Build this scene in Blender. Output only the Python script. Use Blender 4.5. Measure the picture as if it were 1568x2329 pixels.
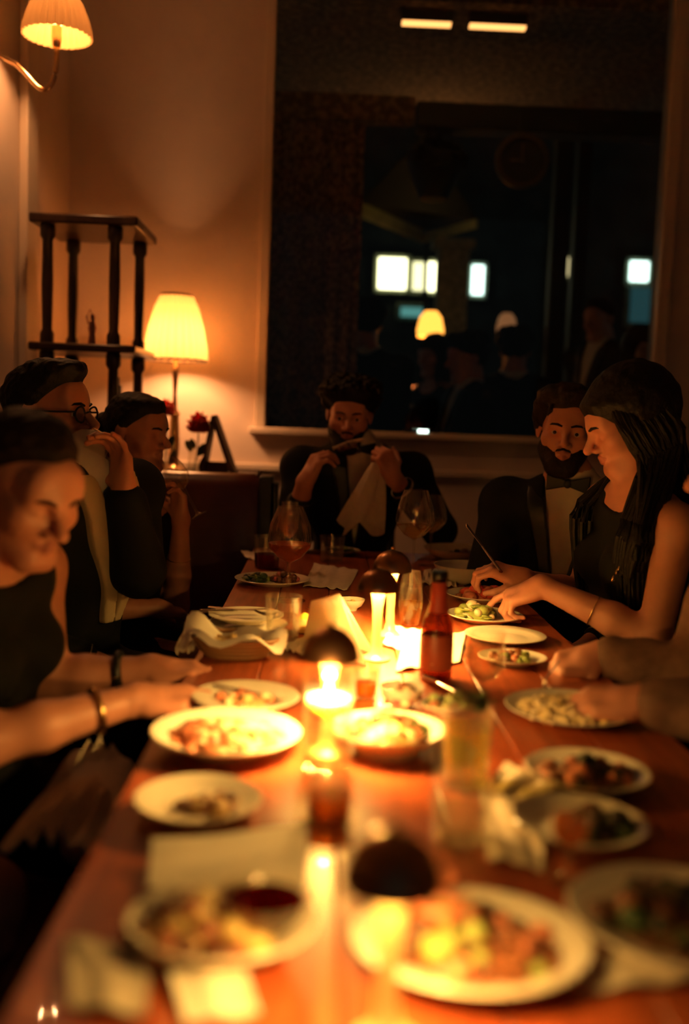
import bpy, math, random
import numpy as np
from mathutils import Vector, Matrix

# ------------------------------------------------------------------ camera, world, exposure
scene = bpy.context.scene
for o in list(bpy.data.objects):
    bpy.data.objects.remove(o)
COL = scene.collection

CAM = np.array([0.0, 0.0, 1.22])
FPX = 35.0 / 36.0 * 2329.0
YAW, PITCH, ROLL = math.radians(1.34), math.radians(5.37), math.radians(2.1)
_f = np.array([math.sin(YAW) * math.cos(PITCH), math.cos(YAW) * math.cos(PITCH), -math.sin(PITCH)])
_r = np.array([math.cos(YAW), -math.sin(YAW), 0.0])
_u = np.cross(_r, _f)
CR = _r * math.cos(ROLL) + _u * math.sin(ROLL)
CU = -_r * math.sin(ROLL) + _u * math.cos(ROLL)
cam_data = bpy.data.cameras.new('camera')
cam_data.sensor_fit = 'VERTICAL'
cam_data.sensor_height = 36.0
cam_data.sensor_width = 24.0
cam_data.lens = 35.0
cam_data.clip_start = 0.05
cam_data.dof.use_dof = True
cam_data.dof.focus_distance = 2.55
cam_data.dof.aperture_fstop = 1.3
cam = bpy.data.objects.new('camera', cam_data)
M = Matrix(((CR[0], CU[0], -_f[0], CAM[0]), (CR[1], CU[1], -_f[1], CAM[1]), (CR[2], CU[2], -_f[2], CAM[2]), (0, 0, 0, 1)))
cam.matrix_world = M
COL.objects.link(cam)
scene.camera = cam

world = bpy.data.worlds.new('night')
scene.world = world
world.use_nodes = True
world.node_tree.nodes['Background'].inputs[0].default_value = (0.55, 0.62, 0.6, 1)
world.node_tree.nodes['Background'].inputs[1].default_value = 0.022

scene.view_settings.view_transform = 'Standard'
scene.view_settings.look = 'None'
scene.view_settings.exposure = 0.8
scene.view_settings.gamma = 1.0
scene.view_settings.use_curve_mapping = False

scene.cycles.max_bounces = 7
scene.cycles.diffuse_bounces = 3
scene.cycles.glossy_bounces = 3
scene.cycles.transparent_max_bounces = 14
scene.cycles.caustics_reflective = False
scene.cycles.caustics_refractive = False

# layout helpers: where a line of sight meets the plane z = const or y = const
def ray(px, py):
    a = (px - 784.0) / FPX
    b = (1164.5 - py) / FPX
    return _f + CR * a + CU * b
def onz(px, py, z):
    d = ray(px, py)
    return CAM + d * ((z - CAM[2]) / d[2])
def ony(px, py, y):
    d = ray(px, py)
    return CAM + d * (y / d[1])
def pxm(p):                       # pixels per metre at point p
    return FPX / float(np.dot(np.asarray(p) - CAM, _f))

# ------------------------------------------------------------------ materials
MATS = {}
def mat(name, col, rough=0.5, metal=0.0, spec=0.5, var=0.0, scale=20.0, col2=None, bump=0.0, emit=None, estr=0.0,
        stretch=None, coat=0.0, thresh=None, sheen=0.0):
    if name in MATS:
        return MATS[name]
    m = bpy.data.materials.new(name)
    m.use_nodes = True
    nt = m.node_tree
    b = nt.nodes['Principled BSDF']
    b.inputs['Base Color'].default_value = (*col, 1)
    b.inputs['Roughness'].default_value = rough
    b.inputs['Metallic'].default_value = metal
    b.inputs['Specular IOR Level'].default_value = spec
    b.inputs['Coat Weight'].default_value = coat
    if sheen:
        b.inputs['Sheen Weight'].default_value = sheen
    if var or col2 or bump:
        tc = nt.nodes.new('ShaderNodeTexCoord')
        mp = nt.nodes.new('ShaderNodeMapping')
        nt.links.new(tc.outputs['Object'], mp.inputs[0])
        if stretch:
            mp.inputs['Scale'].default_value = stretch
        nz = nt.nodes.new('ShaderNodeTexNoise')
        nz.inputs['Scale'].default_value = scale
        nz.inputs['Detail'].default_value = 5
        nt.links.new(mp.outputs[0], nz.inputs['Vector'])
        if var or col2:
            rp = nt.nodes.new('ShaderNodeValToRGB')
            c2 = col2 or tuple(max(0.0, c * (1 - var)) for c in col)
            t = thresh or (0.35, 0.65)
            rp.color_ramp.elements[0].position = t[0]
            rp.color_ramp.elements[1].position = t[1]
            rp.color_ramp.elements[0].color = (*c2, 1)
            rp.color_ramp.elements[1].color = (*col, 1)
            nt.links.new(nz.outputs['Fac'], rp.inputs[0])
            nt.links.new(rp.outputs[0], b.inputs['Base Color'])
        if bump:
            bp = nt.nodes.new('ShaderNodeBump')
            bp.inputs['Strength'].default_value = bump
            bp.inputs['Distance'].default_value = 0.01
            nt.links.new(nz.outputs['Fac'], bp.inputs['Height'])
            nt.links.new(bp.outputs[0], b.inputs['Normal'])
    if emit:
        b.inputs['Emission Color'].default_value = (*emit, 1)
        b.inputs['Emission Strength'].default_value = estr
    MATS[name] = m
    return m

def glass(name, tint=(1, 1, 1), ior=1.45, rough=0.02, dens=0.0, dcol=(1, 1, 1), cap=0.2):
    """thin clear wall: light passes through, edges and highlights reflect"""
    if name in MATS:
        return MATS[name]
    m = bpy.data.materials.new(name)
    m.use_nodes = True
    nt = m.node_tree
    nt.nodes.remove(nt.nodes['Principled BSDF'])
    out = nt.nodes['Material Output']
    tr = nt.nodes.new('ShaderNodeBsdfTransparent')
    tr.inputs[0].default_value = (*tint, 1)
    gl = nt.nodes.new('ShaderNodeBsdfGlossy')
    gl.inputs['Color'].default_value = (1, 1, 1, 1)
    gl.inputs['Roughness'].default_value = rough
    fr = nt.nodes.new('ShaderNodeFresnel')
    fr.inputs[0].default_value = ior
    mn = nt.nodes.new('ShaderNodeMath')
    mn.operation = 'MINIMUM'
    mn.inputs[1].default_value = cap
    nt.links.new(fr.outputs[0], mn.inputs[0])
    mx = nt.nodes.new('ShaderNodeMixShader')
    nt.links.new(mn.outputs[0], mx.inputs[0])
    nt.links.new(tr.outputs[0], mx.inputs[1])
    nt.links.new(gl.outputs[0], mx.inputs[2])
    last = mx
    if dens:
        df = nt.nodes.new('ShaderNodeBsdfTranslucent')
        df.inputs[0].default_value = (*dcol, 1)
        m2 = nt.nodes.new('ShaderNodeMixShader')
        m2.inputs[0].default_value = dens
        nt.links.new(mx.outputs[0], m2.inputs[1])
        nt.links.new(df.outputs[0], m2.inputs[2])
        last = m2
    nt.links.new(last.outputs[0], out.inputs[0])
    MATS[name] = m
    return m

def fabric_shade(name, col, emit, estr, trans=0.6):
    if name in MATS:
        return MATS[name]
    m = bpy.data.materials.new(name)
    m.use_nodes = True
    nt = m.node_tree
    nt.nodes.remove(nt.nodes['Principled BSDF'])
    out = nt.nodes['Material Output']
    df = nt.nodes.new('ShaderNodeBsdfDiffuse')
    df.inputs[0].default_value = (*col, 1)
    tl = nt.nodes.new('ShaderNodeBsdfTranslucent')
    tl.inputs[0].default_value = (*col, 1)
    mx = nt.nodes.new('ShaderNodeMixShader')
    mx.inputs[0].default_value = trans
    nt.links.new(df.outputs[0], mx.inputs[1])
    nt.links.new(tl.outputs[0], mx.inputs[2])
    em = nt.nodes.new('ShaderNodeEmission')
    em.inputs[0].default_value = (*emit, 1)
    em.inputs[1].default_value = estr
    ad = nt.nodes.new('ShaderNodeAddShader')
    nt.links.new(mx.outputs[0], ad.inputs[0])
    nt.links.new(em.outputs[0], ad.inputs[1])
    nt.links.new(ad.outputs[0], out.inputs[0])
    MATS[name] = m
    return m

def emis(name, col, s):
    if name in MATS:
        return MATS[name]
    m = bpy.data.materials.new(name)
    m.use_nodes = True
    b = m.node_tree.nodes['Principled BSDF']
    b.inputs['Base Color'].default_value = (*[c * 0.3 for c in col], 1)
    b.inputs['Emission Color'].default_value = (*col, 1)
    b.inputs['Emission Strength'].default_value = s
    MATS[name] = m
    return m

WARM = (1.0, 0.40, 0.075)
AMBER = (1.0, 0.53, 0.115)

m_wall = mat('cream_plaster', (0.68, 0.55, 0.45), 0.7, var=0.06, scale=6, bump=0.05)
m_trim = mat('painted_trim', (0.70, 0.58, 0.45), 0.45)
m_ceil = mat('ceiling_paint', (0.55, 0.47, 0.40), 0.8)
m_floor = mat('dark_floor', (0.06, 0.04, 0.03), 0.5, var=0.4, scale=8)
m_leather = mat('oxblood_leather', (0.10, 0.022, 0.016), 0.33, var=0.25, scale=14, bump=0.08)
m_blackwood = mat('black_wood', (0.012, 0.010, 0.009), 0.4)
m_table = mat('red_mahogany', (0.40, 0.085, 0.025), 0.34, col2=(0.24, 0.045, 0.014), scale=6, stretch=(9, 0.7, 6), coat=0.1)
m_dwood = mat('dark_walnut', (0.040, 0.018, 0.011), 0.32, var=0.5, scale=7, stretch=(5, 5, 1))
m_skin = mat('skin', (0.62, 0.265, 0.17), 0.48, var=0.10, scale=30)
m_skin2 = mat('skin_fair', (0.68, 0.31, 0.21), 0.45, var=0.08, scale=30)
m_lip = mat('lips', (0.46, 0.17, 0.13), 0.4)
m_eye = mat('eye_white', (0.55, 0.5, 0.45), 0.2)
m_iris = mat('iris', (0.03, 0.017, 0.01), 0.15)
m_hair = mat('dark_hair', (0.010, 0.007, 0.005), 0.6, spec=0.25, var=0.5, scale=60, bump=0.5)
m_hairb = mat('brown_hair', (0.026, 0.013, 0.008), 0.6, spec=0.25, var=0.5, scale=60, bump=0.5)
m_suit = mat('black_wool', (0.006, 0.007, 0.0075), 0.8, spec=0.2)
m_satin = mat('black_satin', (0.008, 0.008, 0.009), 0.5)
m_shirt = mat('white_shirt', (0.72, 0.62, 0.50), 0.7, var=0.08, scale=30)
m_cream = mat('cream_satin', (0.66, 0.50, 0.30), 0.5, var=0.1, scale=20)
m_dress = mat('black_dress', (0.006, 0.006, 0.006), 0.75, spec=0.2)
m_sheer = mat('brown_sheer_cloth', (0.24, 0.13, 0.09), 0.8, var=0.3, scale=40)
m_china = mat('white_china', (0.80, 0.72, 0.58), 0.22)
m_paper = mat('white_paper', (0.80, 0.74, 0.62), 0.8)
m_linen = mat('linen_napkin', (0.72, 0.62, 0.48), 0.8, var=0.08, scale=60, bump=0.1)
m_steel = mat('cutlery_steel', (0.75, 0.68, 0.58), 0.22, metal=1.0)
m_brass = mat('brushed_brass', (0.80, 0.55, 0.30), 0.22, metal=1.0)
m_stem = mat('satin_gold', (0.85, 0.62, 0.30), 0.32, metal=0.35)
m_copper = mat('bronze_shade', (0.42, 0.22, 0.12), 0.28, metal=1.0)
m_gold = mat('gold', (0.9, 0.62, 0.25), 0.25, metal=1.0)
m_black = mat('black_plastic', (0.01, 0.01, 0.01), 0.4)
m_glass = glass('clear_glass', (0.97, 0.96, 0.93), 1.45, 0.04, 0.03, (0.9, 0.85, 0.75))
m_pane = glass('window_glass', (0.94, 0.96, 0.94), 1.35, 0.01, cap=1.0)
m_water = glass('water', (0.90, 0.90, 0.86), 1.33, 0.02, 0.05, (0.9, 0.8, 0.6))
m_redwine = glass('red_wine', (0.30, 0.03, 0.02), 1.35, 0.03, 0.25, (0.5, 0.02, 0.02))
m_white_wine = glass('white_wine', (0.92, 0.78, 0.45), 1.35, 0.03, 0.15, (0.9, 0.7, 0.35))
m_amberliq = glass('amber_drink', (0.85, 0.42, 0.10), 1.35, 0.03, 0.3, (0.9, 0.4, 0.1))
m_led = emis('lamp_led', AMBER, 430.0)
m_led_dim = emis('lamp_led_dim', AMBER, 165.0)
m_flame = emis('flame', (1.0, 0.62, 0.18), 60.0)

# ------------------------------------------------------------------ mesh helpers
WL = {}
def setmesh(name, v, faces, mats, smooth=True, fmat=None):
    me = bpy.data.meshes.new(name)
    if isinstance(faces, np.ndarray):
        n = len(faces)
        me.vertices.add(len(v)); me.vertices.foreach_set('co', np.asarray(v, np.float32).ravel())
        me.loops.add(n * 4); me.loops.foreach_set('vertex_index', faces.astype(np.int32).ravel())
        me.polygons.add(n)
        me.polygons.foreach_set('loop_start', np.arange(n, dtype=np.int32) * 4)
        me.polygons.foreach_set('loop_total', np.full(n, 4, np.int32))
        me.update(calc_edges=True)
    else:
        me.from_pydata([tuple(map(float, p)) for p in v], [], faces)
    for mm in (mats if isinstance(mats, (list, tuple)) else [mats]):
        me.materials.append(mm)
    if fmat is not None:
        me.polygons.foreach_set('material_index', np.asarray(fmat, np.int32))
    if smooth:
        me.polygons.foreach_set('use_smooth', np.ones(len(me.polygons), bool))
        if smooth != 'full':
            try:
                me.set_sharp_from_angle(angle=math.radians(48))
            except Exception:
                pass
    me.update()
    return me

def mk(name, v, faces, mats, parent=None, loc=None, smooth=True, fmat=None):
    v = np.array(v, float)
    off = WL[parent.name] if parent is not None else np.array(loc if loc is not None else (0, 0, 0), float)
    me = setmesh(name, v - off, faces, mats, smooth, fmat)
    o = bpy.data.objects.new(name, me)
    COL.objects.link(o)
    if parent is not None:
        o.parent = parent
    else:
        o.location = off
    WL[o.name] = off
    return o

def thing(name, label, cat, loc, group=None, kind=None):
    o = bpy.data.objects.new(name, None)
    o.empty_display_size = 0.05
    COL.objects.link(o)
    o.location = tuple(map(float, loc))
    WL[o.name] = np.array(loc, float)
    return tag(o, label, cat, group, kind)

def tag(o, label, cat=None, group=None, kind=None):
    if label: o['label'] = label
    if cat: o['category'] = cat
    if group: o['group'] = group
    if kind: o['kind'] = kind
    return o

def bevel(o, w=0.006, seg=2):
    md = o.modifiers.new('bevel', 'BEVEL')
    md.width = w; md.segments = seg; md.limit_method = 'ANGLE'
    return o

def unit(v):
    v = np.asarray(v, float)
    return v / (np.linalg.norm(v) + 1e-12)
def frame(fwd, up):
    """columns: right, forward, up"""
    f = unit(fwd); r = unit(np.cross(f, up)); u = np.cross(r, f)
    return np.stack([r, f, u], 1)

class B:
    def __init__(s):
        s.v = []; s.f = []; s.m = []; s.cur = 0
    def add(s, vs, fs):
        n = len(s.v)
        s.v.extend([np.asarray(p, float) for p in vs])
        s.f.extend([tuple(i + n for i in f) for f in fs])
        s.m.extend([s.cur] * len(fs))
        return s
    def box(s, lo, hi, R=None, c=None):
        x0, y0, z0 = lo; x1, y1, z1 = hi
        vs = np.array([(x0, y0, z0), (x1, y0, z0), (x1, y1, z0), (x0, y1, z0), (x0, y0, z1), (x1, y0, z1), (x1, y1, z1), (x0, y1, z1)], float)
        if R is not None: vs = vs @ np.asarray(R).T
        if c is not None: vs = vs + np.asarray(c)
        return s.add(vs, [(0, 3, 2, 1), (4, 5, 6, 7), (0, 1, 5, 4), (1, 2, 6, 5), (2, 3, 7, 6), (3, 0, 4, 7)])
    def lathe(s, prof, c=(0, 0, 0), n=32, sx=1.0, sy=1.0, rot=0.0, pleat=0, pamp=0.0, R=None, wob=None):
        """prof: (r, z) list from bottom/outside; closes ends at r=0"""
        vs = []; rings = []
        for (r, z) in prof:
            if r < 1e-6:
                rings.append([len(vs)]); vs.append((0, 0, z))
            else:
                ids = []
                for i in range(n):
                    a = 2 * math.pi * i / n
                    rr = r
                    if pleat: rr = r * (1 + pamp * (1 if (i % 2) else -1)) if n == 2 * pleat else r * (1 + pamp * math.cos(pleat * a))
                    zz = z
                    if wob: zz, rr = wob(a, r, z, rr)
                    x = rr * math.cos(a) * sx; y = rr * math.sin(a) * sy
                    ids.append(len(vs)); vs.append((x, y, zz))
                rings.append(ids)
        fs = []
        for a, b in zip(rings[:-1], rings[1:]):
            if len(a) == 1 and len(b) == 1: continue
            if len(a) == 1:
                fs += [(a[0], b[(i + 1) % n], b[i]) for i in range(n)]
            elif len(b) == 1:
                fs += [(a[i], a[(i + 1) % n], b[0]) for i in range(n)]
            else:
                fs += [(a[i], a[(i + 1) % n], b[(i + 1) % n], b[i]) for i in range(n)]
        vs = np.array(vs, float)
        if rot:
            ca, sa = math.cos(rot), math.sin(rot)
            vs = vs @ np.array([[ca, -sa, 0], [sa, ca, 0], [0, 0, 1]]).T
        if R is not None: vs = vs @ np.asarray(R).T
        return s.add(vs + np.asarray(c, float), fs)
    def tube(s, pts, rad, n=10, flat=1.0, cap=True, up=(0, 0, 1)):
        pts = [np.asarray(p, float) for p in pts]
        if np.isscalar(rad): rad = [rad] * len(pts)
        vs = []; fs = []
        for i, p in enumerate(pts):
            t = unit(pts[min(i + 1, len(pts) - 1)] - pts[max(i - 1, 0)])
            u0 = np.asarray(up, float)
            if abs(np.dot(t, u0)) > 0.97: u0 = np.array([1.0, 0, 0]) if abs(t[0]) < 0.9 else np.array([0, 1.0, 0])
            a = unit(np.cross(t, u0)); b = np.cross(a, t)
            for k in range(n):
                an = 2 * math.pi * k / n
                vs.append(p + rad[i] * (a * math.cos(an) + b * math.sin(an) * flat))
        for i in range(len(pts) - 1):
            for k in range(n):
                k2 = (k + 1) % n
                fs.append((i * n + k, i * n + k2, (i + 1) * n + k2, (i + 1) * n + k))
        if cap:
            fs.append(tuple(range(n - 1, -1, -1)))
            fs.append(tuple((len(pts) - 1) * n + k for k in range(n)))
        return s.add(vs, fs)
    def ell(s, c, r, R=None, nu=10, nv=6):
        prof = [(math.sin(math.pi * i / nv), -math.cos(math.pi * i / nv)) for i in range(nv + 1)]
        prof[0] = (0, -1); prof[-1] = (0, 1)
        t = B().lathe(prof, n=nu)
        vs = np.array(t.v) * np.asarray(r, float)
        if R is not None: vs = vs @ np.asarray(R).T
        return s.add(vs + np.asarray(c, float), t.f)
    def sheet(s, P, thick=0.0):
        """P: (nu, nv, 3) grid"""
        P = np.asarray(P, float); nu, nv = P.shape[:2]
        fs = [(i * nv + j, (i + 1) * nv + j, (i + 1) * nv + j + 1, i * nv + j + 1) for i in range(nu - 1) for j in range(nv - 1)]
        if not thick:
            return s.add(P.reshape(-1, 3), fs)
        du = np.gradient(P, axis=0); dv = np.gradient(P, axis=1)
        N = np.cross(du, dv); N /= (np.linalg.norm(N, axis=2, keepdims=True) + 1e-9)
        Q = P + N * thick
        n = nu * nv
        allf = [tuple(reversed(f)) for f in fs] + [tuple(i + n for i in f) for f in fs]
        edge = [(i, 0) for i in range(nu)] + [(nu - 1, j) for j in range(1, nv)] + [(i, nv - 1) for i in range(nu - 2, -1, -1)] + [(0, j) for j in range(nv - 2, 0, -1)]
        e = [i * nv + j for i, j in edge]
        for a, b in zip(e, e[1:] + e[:1]):
            allf.append((a, b, b + n, a + n))
        return s.add(np.concatenate([P.reshape(-1, 3), Q.reshape(-1, 3)]), allf)
    def build(s, name, mats, parent=None, loc=None, smooth=True):
        return mk(name, np.array(s.v), s.f, mats, parent, loc, smooth, s.m if isinstance(mats, (list, tuple)) else None)

def rotz(a):
    c, s_ = math.cos(a), math.sin(a)
    return np.array([[c, -s_, 0], [s_, c, 0], [0, 0, 1.0]])
def rotx(a):
    c, s_ = math.cos(a), math.sin(a)
    return np.array([[1.0, 0, 0], [0, c, -s_], [0, s_, c]])
def roty(a):
    c, s_ = math.cos(a), math.sin(a)
    return np.array([[c, 0, s_], [0, 1.0, 0], [-s_, 0, c]])

def point_light(name, loc, power, col, radius=0.02, parent=None):
    l = bpy.data.lights.new(name, 'POINT')
    l.energy = power; l.color = col; l.shadow_soft_size = radius
    o = bpy.data.objects.new(name, l)
    COL.objects.link(o)
    off = WL[parent.name] if parent is not None else np.zeros(3)
    o.location = tuple(np.asarray(loc, float) - off)
    if parent is not None: o.parent = parent
    return o
# ------------------------------------------------------------------ the room
WY = 4.6            # window wall
WX0, WX1 = ony(611, 500, WY)[0], ony(1512, 500, WY)[0]
SILL = ony(700, 975, WY)[2]
WTOP = 3.25
LX = -1.18
RX = 2.5

def struct(name, b, m, parent=None, label=None):
    o = b.build(name, m, parent)
    if parent is None: o['kind'] = 'structure'
    if label: o['label'] = label
    return o

struct('floor', B().box((-1.5, -2.6, -0.06), (2.7, WY + 0.1, 0.0)), m_floor, label='dark restaurant floor')
struct('ceiling', B().box((-1.5, -2.6, 3.6), (2.7, WY + 0.1, 3.68)), m_ceil, label='plain pale ceiling')
struct('wall_left', B().box((LX - 0.1, -2.6, 0), (LX, WY + 0.1, 3.6)), m_wall, label='cream plaster side wall')
struct('wall_right', B().box((RX, -2.6, 0), (RX + 0.1, WY + 0.1, 3.6)), m_wall, label='cream plaster wall on the far right')
wb = B()
wb.box((LX, WY, 0), (WX0, WY + 0.12, 3.6)).box((WX1, WY, 0), (RX, WY + 0.12, 3.6))
wb.box((WX0, WY, 0), (WX1, WY + 0.12, SILL)).box((WX0, WY, WTOP), (WX1, WY + 0.12, 3.6))
struct('wall_back', wb, m_wall, label='cream plaster wall holding the big window')

w1 = thing('window_1', 'large dark window with pale wooden frame above the diners', None, (WX0, WY, SILL), kind='structure')
fb = B().box((WX0 - 0.035, WY - 0.025, SILL), (WX0 + 0.012, WY + 0.03, WTOP + 0.04))
bevel(fb.build('window_frame', m_trim, w1), 0.005)
fb = B().box((WX1 - 0.012, WY - 0.025, SILL), (WX1 + 0.045, WY + 0.03, WTOP + 0.04))
bevel(fb.build('window_frame', m_trim, w1), 0.005)
fb = B().box((WX0 + 0.012, WY - 0.02, WTOP), (WX1 - 0.012, WY + 0.03, WTOP + 0.04))
bevel(fb.build('window_frame', m_trim, w1), 0.005)
fb = B().box((WX0 - 0.06, WY - 0.055, SILL - 0.03), (WX1 + 0.06, WY + 0.06, SILL))
bevel(fb.build('window_sill', m_trim, w1), 0.006)
B().box((WX0, WY + 0.055, SILL), (WX1, WY + 0.061, WTOP)).build('pane', m_pane, w1)

# chair rail below the window, and a pilaster strip on the side wall
RAILZ = ony(1100, 1078, WY)[2]
rb = B().box((LX, WY - 0.03, RAILZ - 0.02), (RX, WY, RAILZ + 0.012)).box((LX, WY - 0.016, RAILZ - 0.035), (RX, WY, RAILZ - 0.02))
bevel(struct('trim_1', rb, m_trim, label='pale chair rail along the wall'), 0.005)
tb = B().box((LX, 3.86, 0), (LX + 0.035, 4.0, 3.6))
bevel(struct('trim_2', tb, m_trim, label='pale vertical strip on the side wall'), 0.006)
bevel(struct('baseboard_back', B().box((LX, WY - 0.02, 0), (RX, WY, 0.14)), m_trim, label='pale baseboard'), 0.005)

# phone with lit screen lying on the sill
pp = ony(955, 972, WY - 0.02)
ph = thing('phone', 'phone with a lit screen lying on the window sill', 'phone', (pp[0], WY - 0.01, SILL))
bevel(B().box((pp[0] - 0.075, WY - 0.052, SILL), (pp[0] + 0.04, WY + 0.02, SILL + 0.010)).build('body', m_black, ph), 0.003)
B().box((pp[0] - 0.010, WY - 0.054, SILL + 0.001), (pp[0] + 0.036, WY - 0.051, SILL + 0.016)).build('screen', emis('phone_screen', (0.75, 1.0, 0.85), 3.0), ph)

# ------------------------------------------------------------------ outside the window
m_curtain = mat('speckled_curtain', (0.42, 0.24, 0.15), 0.9, col2=(0.10, 0.055, 0.035), scale=60, thresh=(0.40, 0.62), stretch=(1.0, 1.0, 0.7))
m_soffit = mat('speckled_stucco', (0.30, 0.17, 0.09), 0.9, col2=(0.10, 0.06, 0.035), scale=30, thresh=(0.42, 0.6))
m_night = mat('night_wall', (0.035, 0.045, 0.040), 0.8, var=0.6, scale=5)
m_green = mat('green_awning', (0.30, 0.34, 0.14), 0.8, var=0.3, scale=12)
m_col = mat('pale_green_plaster', (0.30, 0.33, 0.22), 0.9, var=0.5, scale=25)
m_beam = mat('black_beam', (0.012, 0.015, 0.014), 0.7)

# curtain, gathered in pleats
c0, c1 = ony(606, 600, 4.95)[0] - 0.1, ony(822, 600, 4.95)[0]
P = np.zeros((72, 10, 3))
for i in range(72):
    t = i / 71
    for j in range(10):
        s_ = j / 9
        P[i, j] = (c0 + (c1 - c0) * t + 0.006 * math.sin(i * 2.1), 4.95 + 0.022 * math.sin(t * 41 + 2.2 * math.sin(t * 7)) * (0.55 + 0.45 * (1 - s_)), 0.02 + s_ * (ony(700, 272, 4.95)[2] - 0.02))
cu = B().sheet(P, 0.003).build('curtain', m_curtain, loc=(c0, 4.95, 0.02))
tag(cu, 'speckled brown curtain hanging in pleats beyond the window glass', 'curtain')

struct('floor_patio', B().box((-1.2, WY + 0.12, -0.06), (6.0, 9.6, 0.0)), m_floor, label='dark patio floor outside the window')
struct('ceiling_patio', B().box((-1.2, WY + 0.13, 3.13), (5.0, 6.6, 3.2)), m_soffit, label='speckled stucco soffit outside the window')
# bright header band at the left, dark beam at the right
hb0, hb1 = ony(600, 240, 4.95), ony(945, 240, 4.95)
bd = B().box((hb0[0] - 0.2, 4.91, ony(700, 274, 4.95)[2]), (hb1[0], 5.0, ony(700, 213, 4.95)[2]))
o = bevel(bd.build('header_board', m_soffit, loc=(hb0[0], 4.95, 2.5)), 0.01)
tag(o, 'brown header board above the speckled curtain', 'board')
bm0, bm1 = ony(946, 262, 5.3), ony(1560, 280, 5.3)
o = bevel(B().box((bm0[0], 5.25, bm0[2] - 0.07), (3.2, 5.4, bm0[2] + 0.06)).build('roof_beam', m_beam, loc=(bm0[0], 5.3, bm0[2])), 0.01)
tag(o, 'black roof beam running outside the window', 'beam')
# two strip lights under the soffit
for (xa, xb, lb) in ((912, 1028, 'amber strip light on the soffit, next to the header board'), (1066, 1198, 'longer amber strip light on the soffit, farther from the curtain')):
    a, b_ = ony(xa, 68, 4.85), ony(xb, 72, 4.85)
    t = thing('strip_light', lb, 'light', ((a[0] + b_[0]) / 2, 4.85, 3.13))
    z = 3.068
    bevel(B().box((a[0], 4.83, z + 0.012), (b_[0], 4.88, 3.131)).build('housing', m_beam, t), 0.003)
    B().box((a[0] + 0.005, 4.834, z), (b_[0] - 0.005, 4.876, z + 0.013)).build('tube', emis('strip_glow', (1.0, 0.42, 0.12), 1.4), t)
# dark posts
for (xa, xb, y, lb) in ((1250, 1288, 6.3, 'wide black post outside the window'), (1300, 1330, 6.4, 'narrow black post standing beside the wide one')):
    a, b_ = ony(xa, 600, y), ony(xb, 600, y)
    t = thing('post', lb, 'post', ((a[0] + b_[0]) / 2, y, 0))
    bevel(B().box((a[0], y - 0.05, 0.0), (b_[0], y + 0.05, 3.14)).build('shaft', m_beam, t), 0.006)
    bevel(B().box((a[0] - 0.02, y - 0.07, 0.0), (b_[0] + 0.02, y + 0.07, 0.12)).build('foot', m_beam, t), 0.006)
# planter hanging from the beam, and a round wall clock
hp = ony(990, 380, 5.32)
t = thing('hanging_planter', 'dark planter hanging from the black beam', 'planter', hp)
B().lathe([(0, -0.17), (0.07, -0.165), (0.12, -0.06), (0.15, 0.05), (0.145, 0.06), (0.12, 0.03), (0, 0.03)], hp, 24).build('pot', m_beam, t)
hb = B()
for k in range(3):
    a = k * 2.094
    hb.tube([hp + np.array([0.13 * math.cos(a), 0.13 * math.sin(a), 0.05]), hp + np.array([0, 0, 0.30])], 0.004, 6)
hb.build('chain', m_beam, t)
rng = random.Random(5)
fo = B()
for k in range(90):
    a = rng.uniform(0, 6.28); r = rng.uniform(0.02, 0.16); d = np.array([math.cos(a) * r, math.sin(a) * r, rng.uniform(0.0, 0.12) - r * 0.5])
    fo.ell(hp + np.array([0, 0, 0.05]) + d, (0.030, 0.030, 0.006), rotx(rng.uniform(-1, 1)) @ roty(rng.uniform(-1, 1)), 6, 4)
fo.build('foliage', mat('night_leaf', (0.010, 0.02, 0.012), 0.6), t)
ck = ony(1186, 368, 5.24)
t = thing('wall_clock', 'round dark clock hanging on the black beam', 'clock', ck)
ring = B().lathe([(0.113, 0.0), (0.137, 0.0), (0.137, 0.04), (0.113, 0.04), (0.113, 0.0)], ck, 36, R=rotx(math.pi / 2)); ring.build('rim', mat('clock_rim', (0.12, 0.08, 0.04), 0.4), t)
B().lathe([(0, 0.0), (0.115, 0.0), (0.115, 0.02), (0, 0.02)], ck, 36, R=rotx(math.pi / 2)).build('face', mat('clock_face', (0.03, 0.03, 0.028), 0.6), t)
B().box((-0.005, -0.03, -0.01), (0.005, -0.022, 0.085), None, ck).box((-0.06, -0.03, -0.005), (0.01, -0.022, 0.005), None, ck).build('hands', mat('clock_hands', (0.2, 0.14, 0.08), 0.5), t)
B().box((-0.02, -0.01, 0.13), (0.02, 0.02, 0.27), None, ck).build('hanger', m_beam, t)

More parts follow.
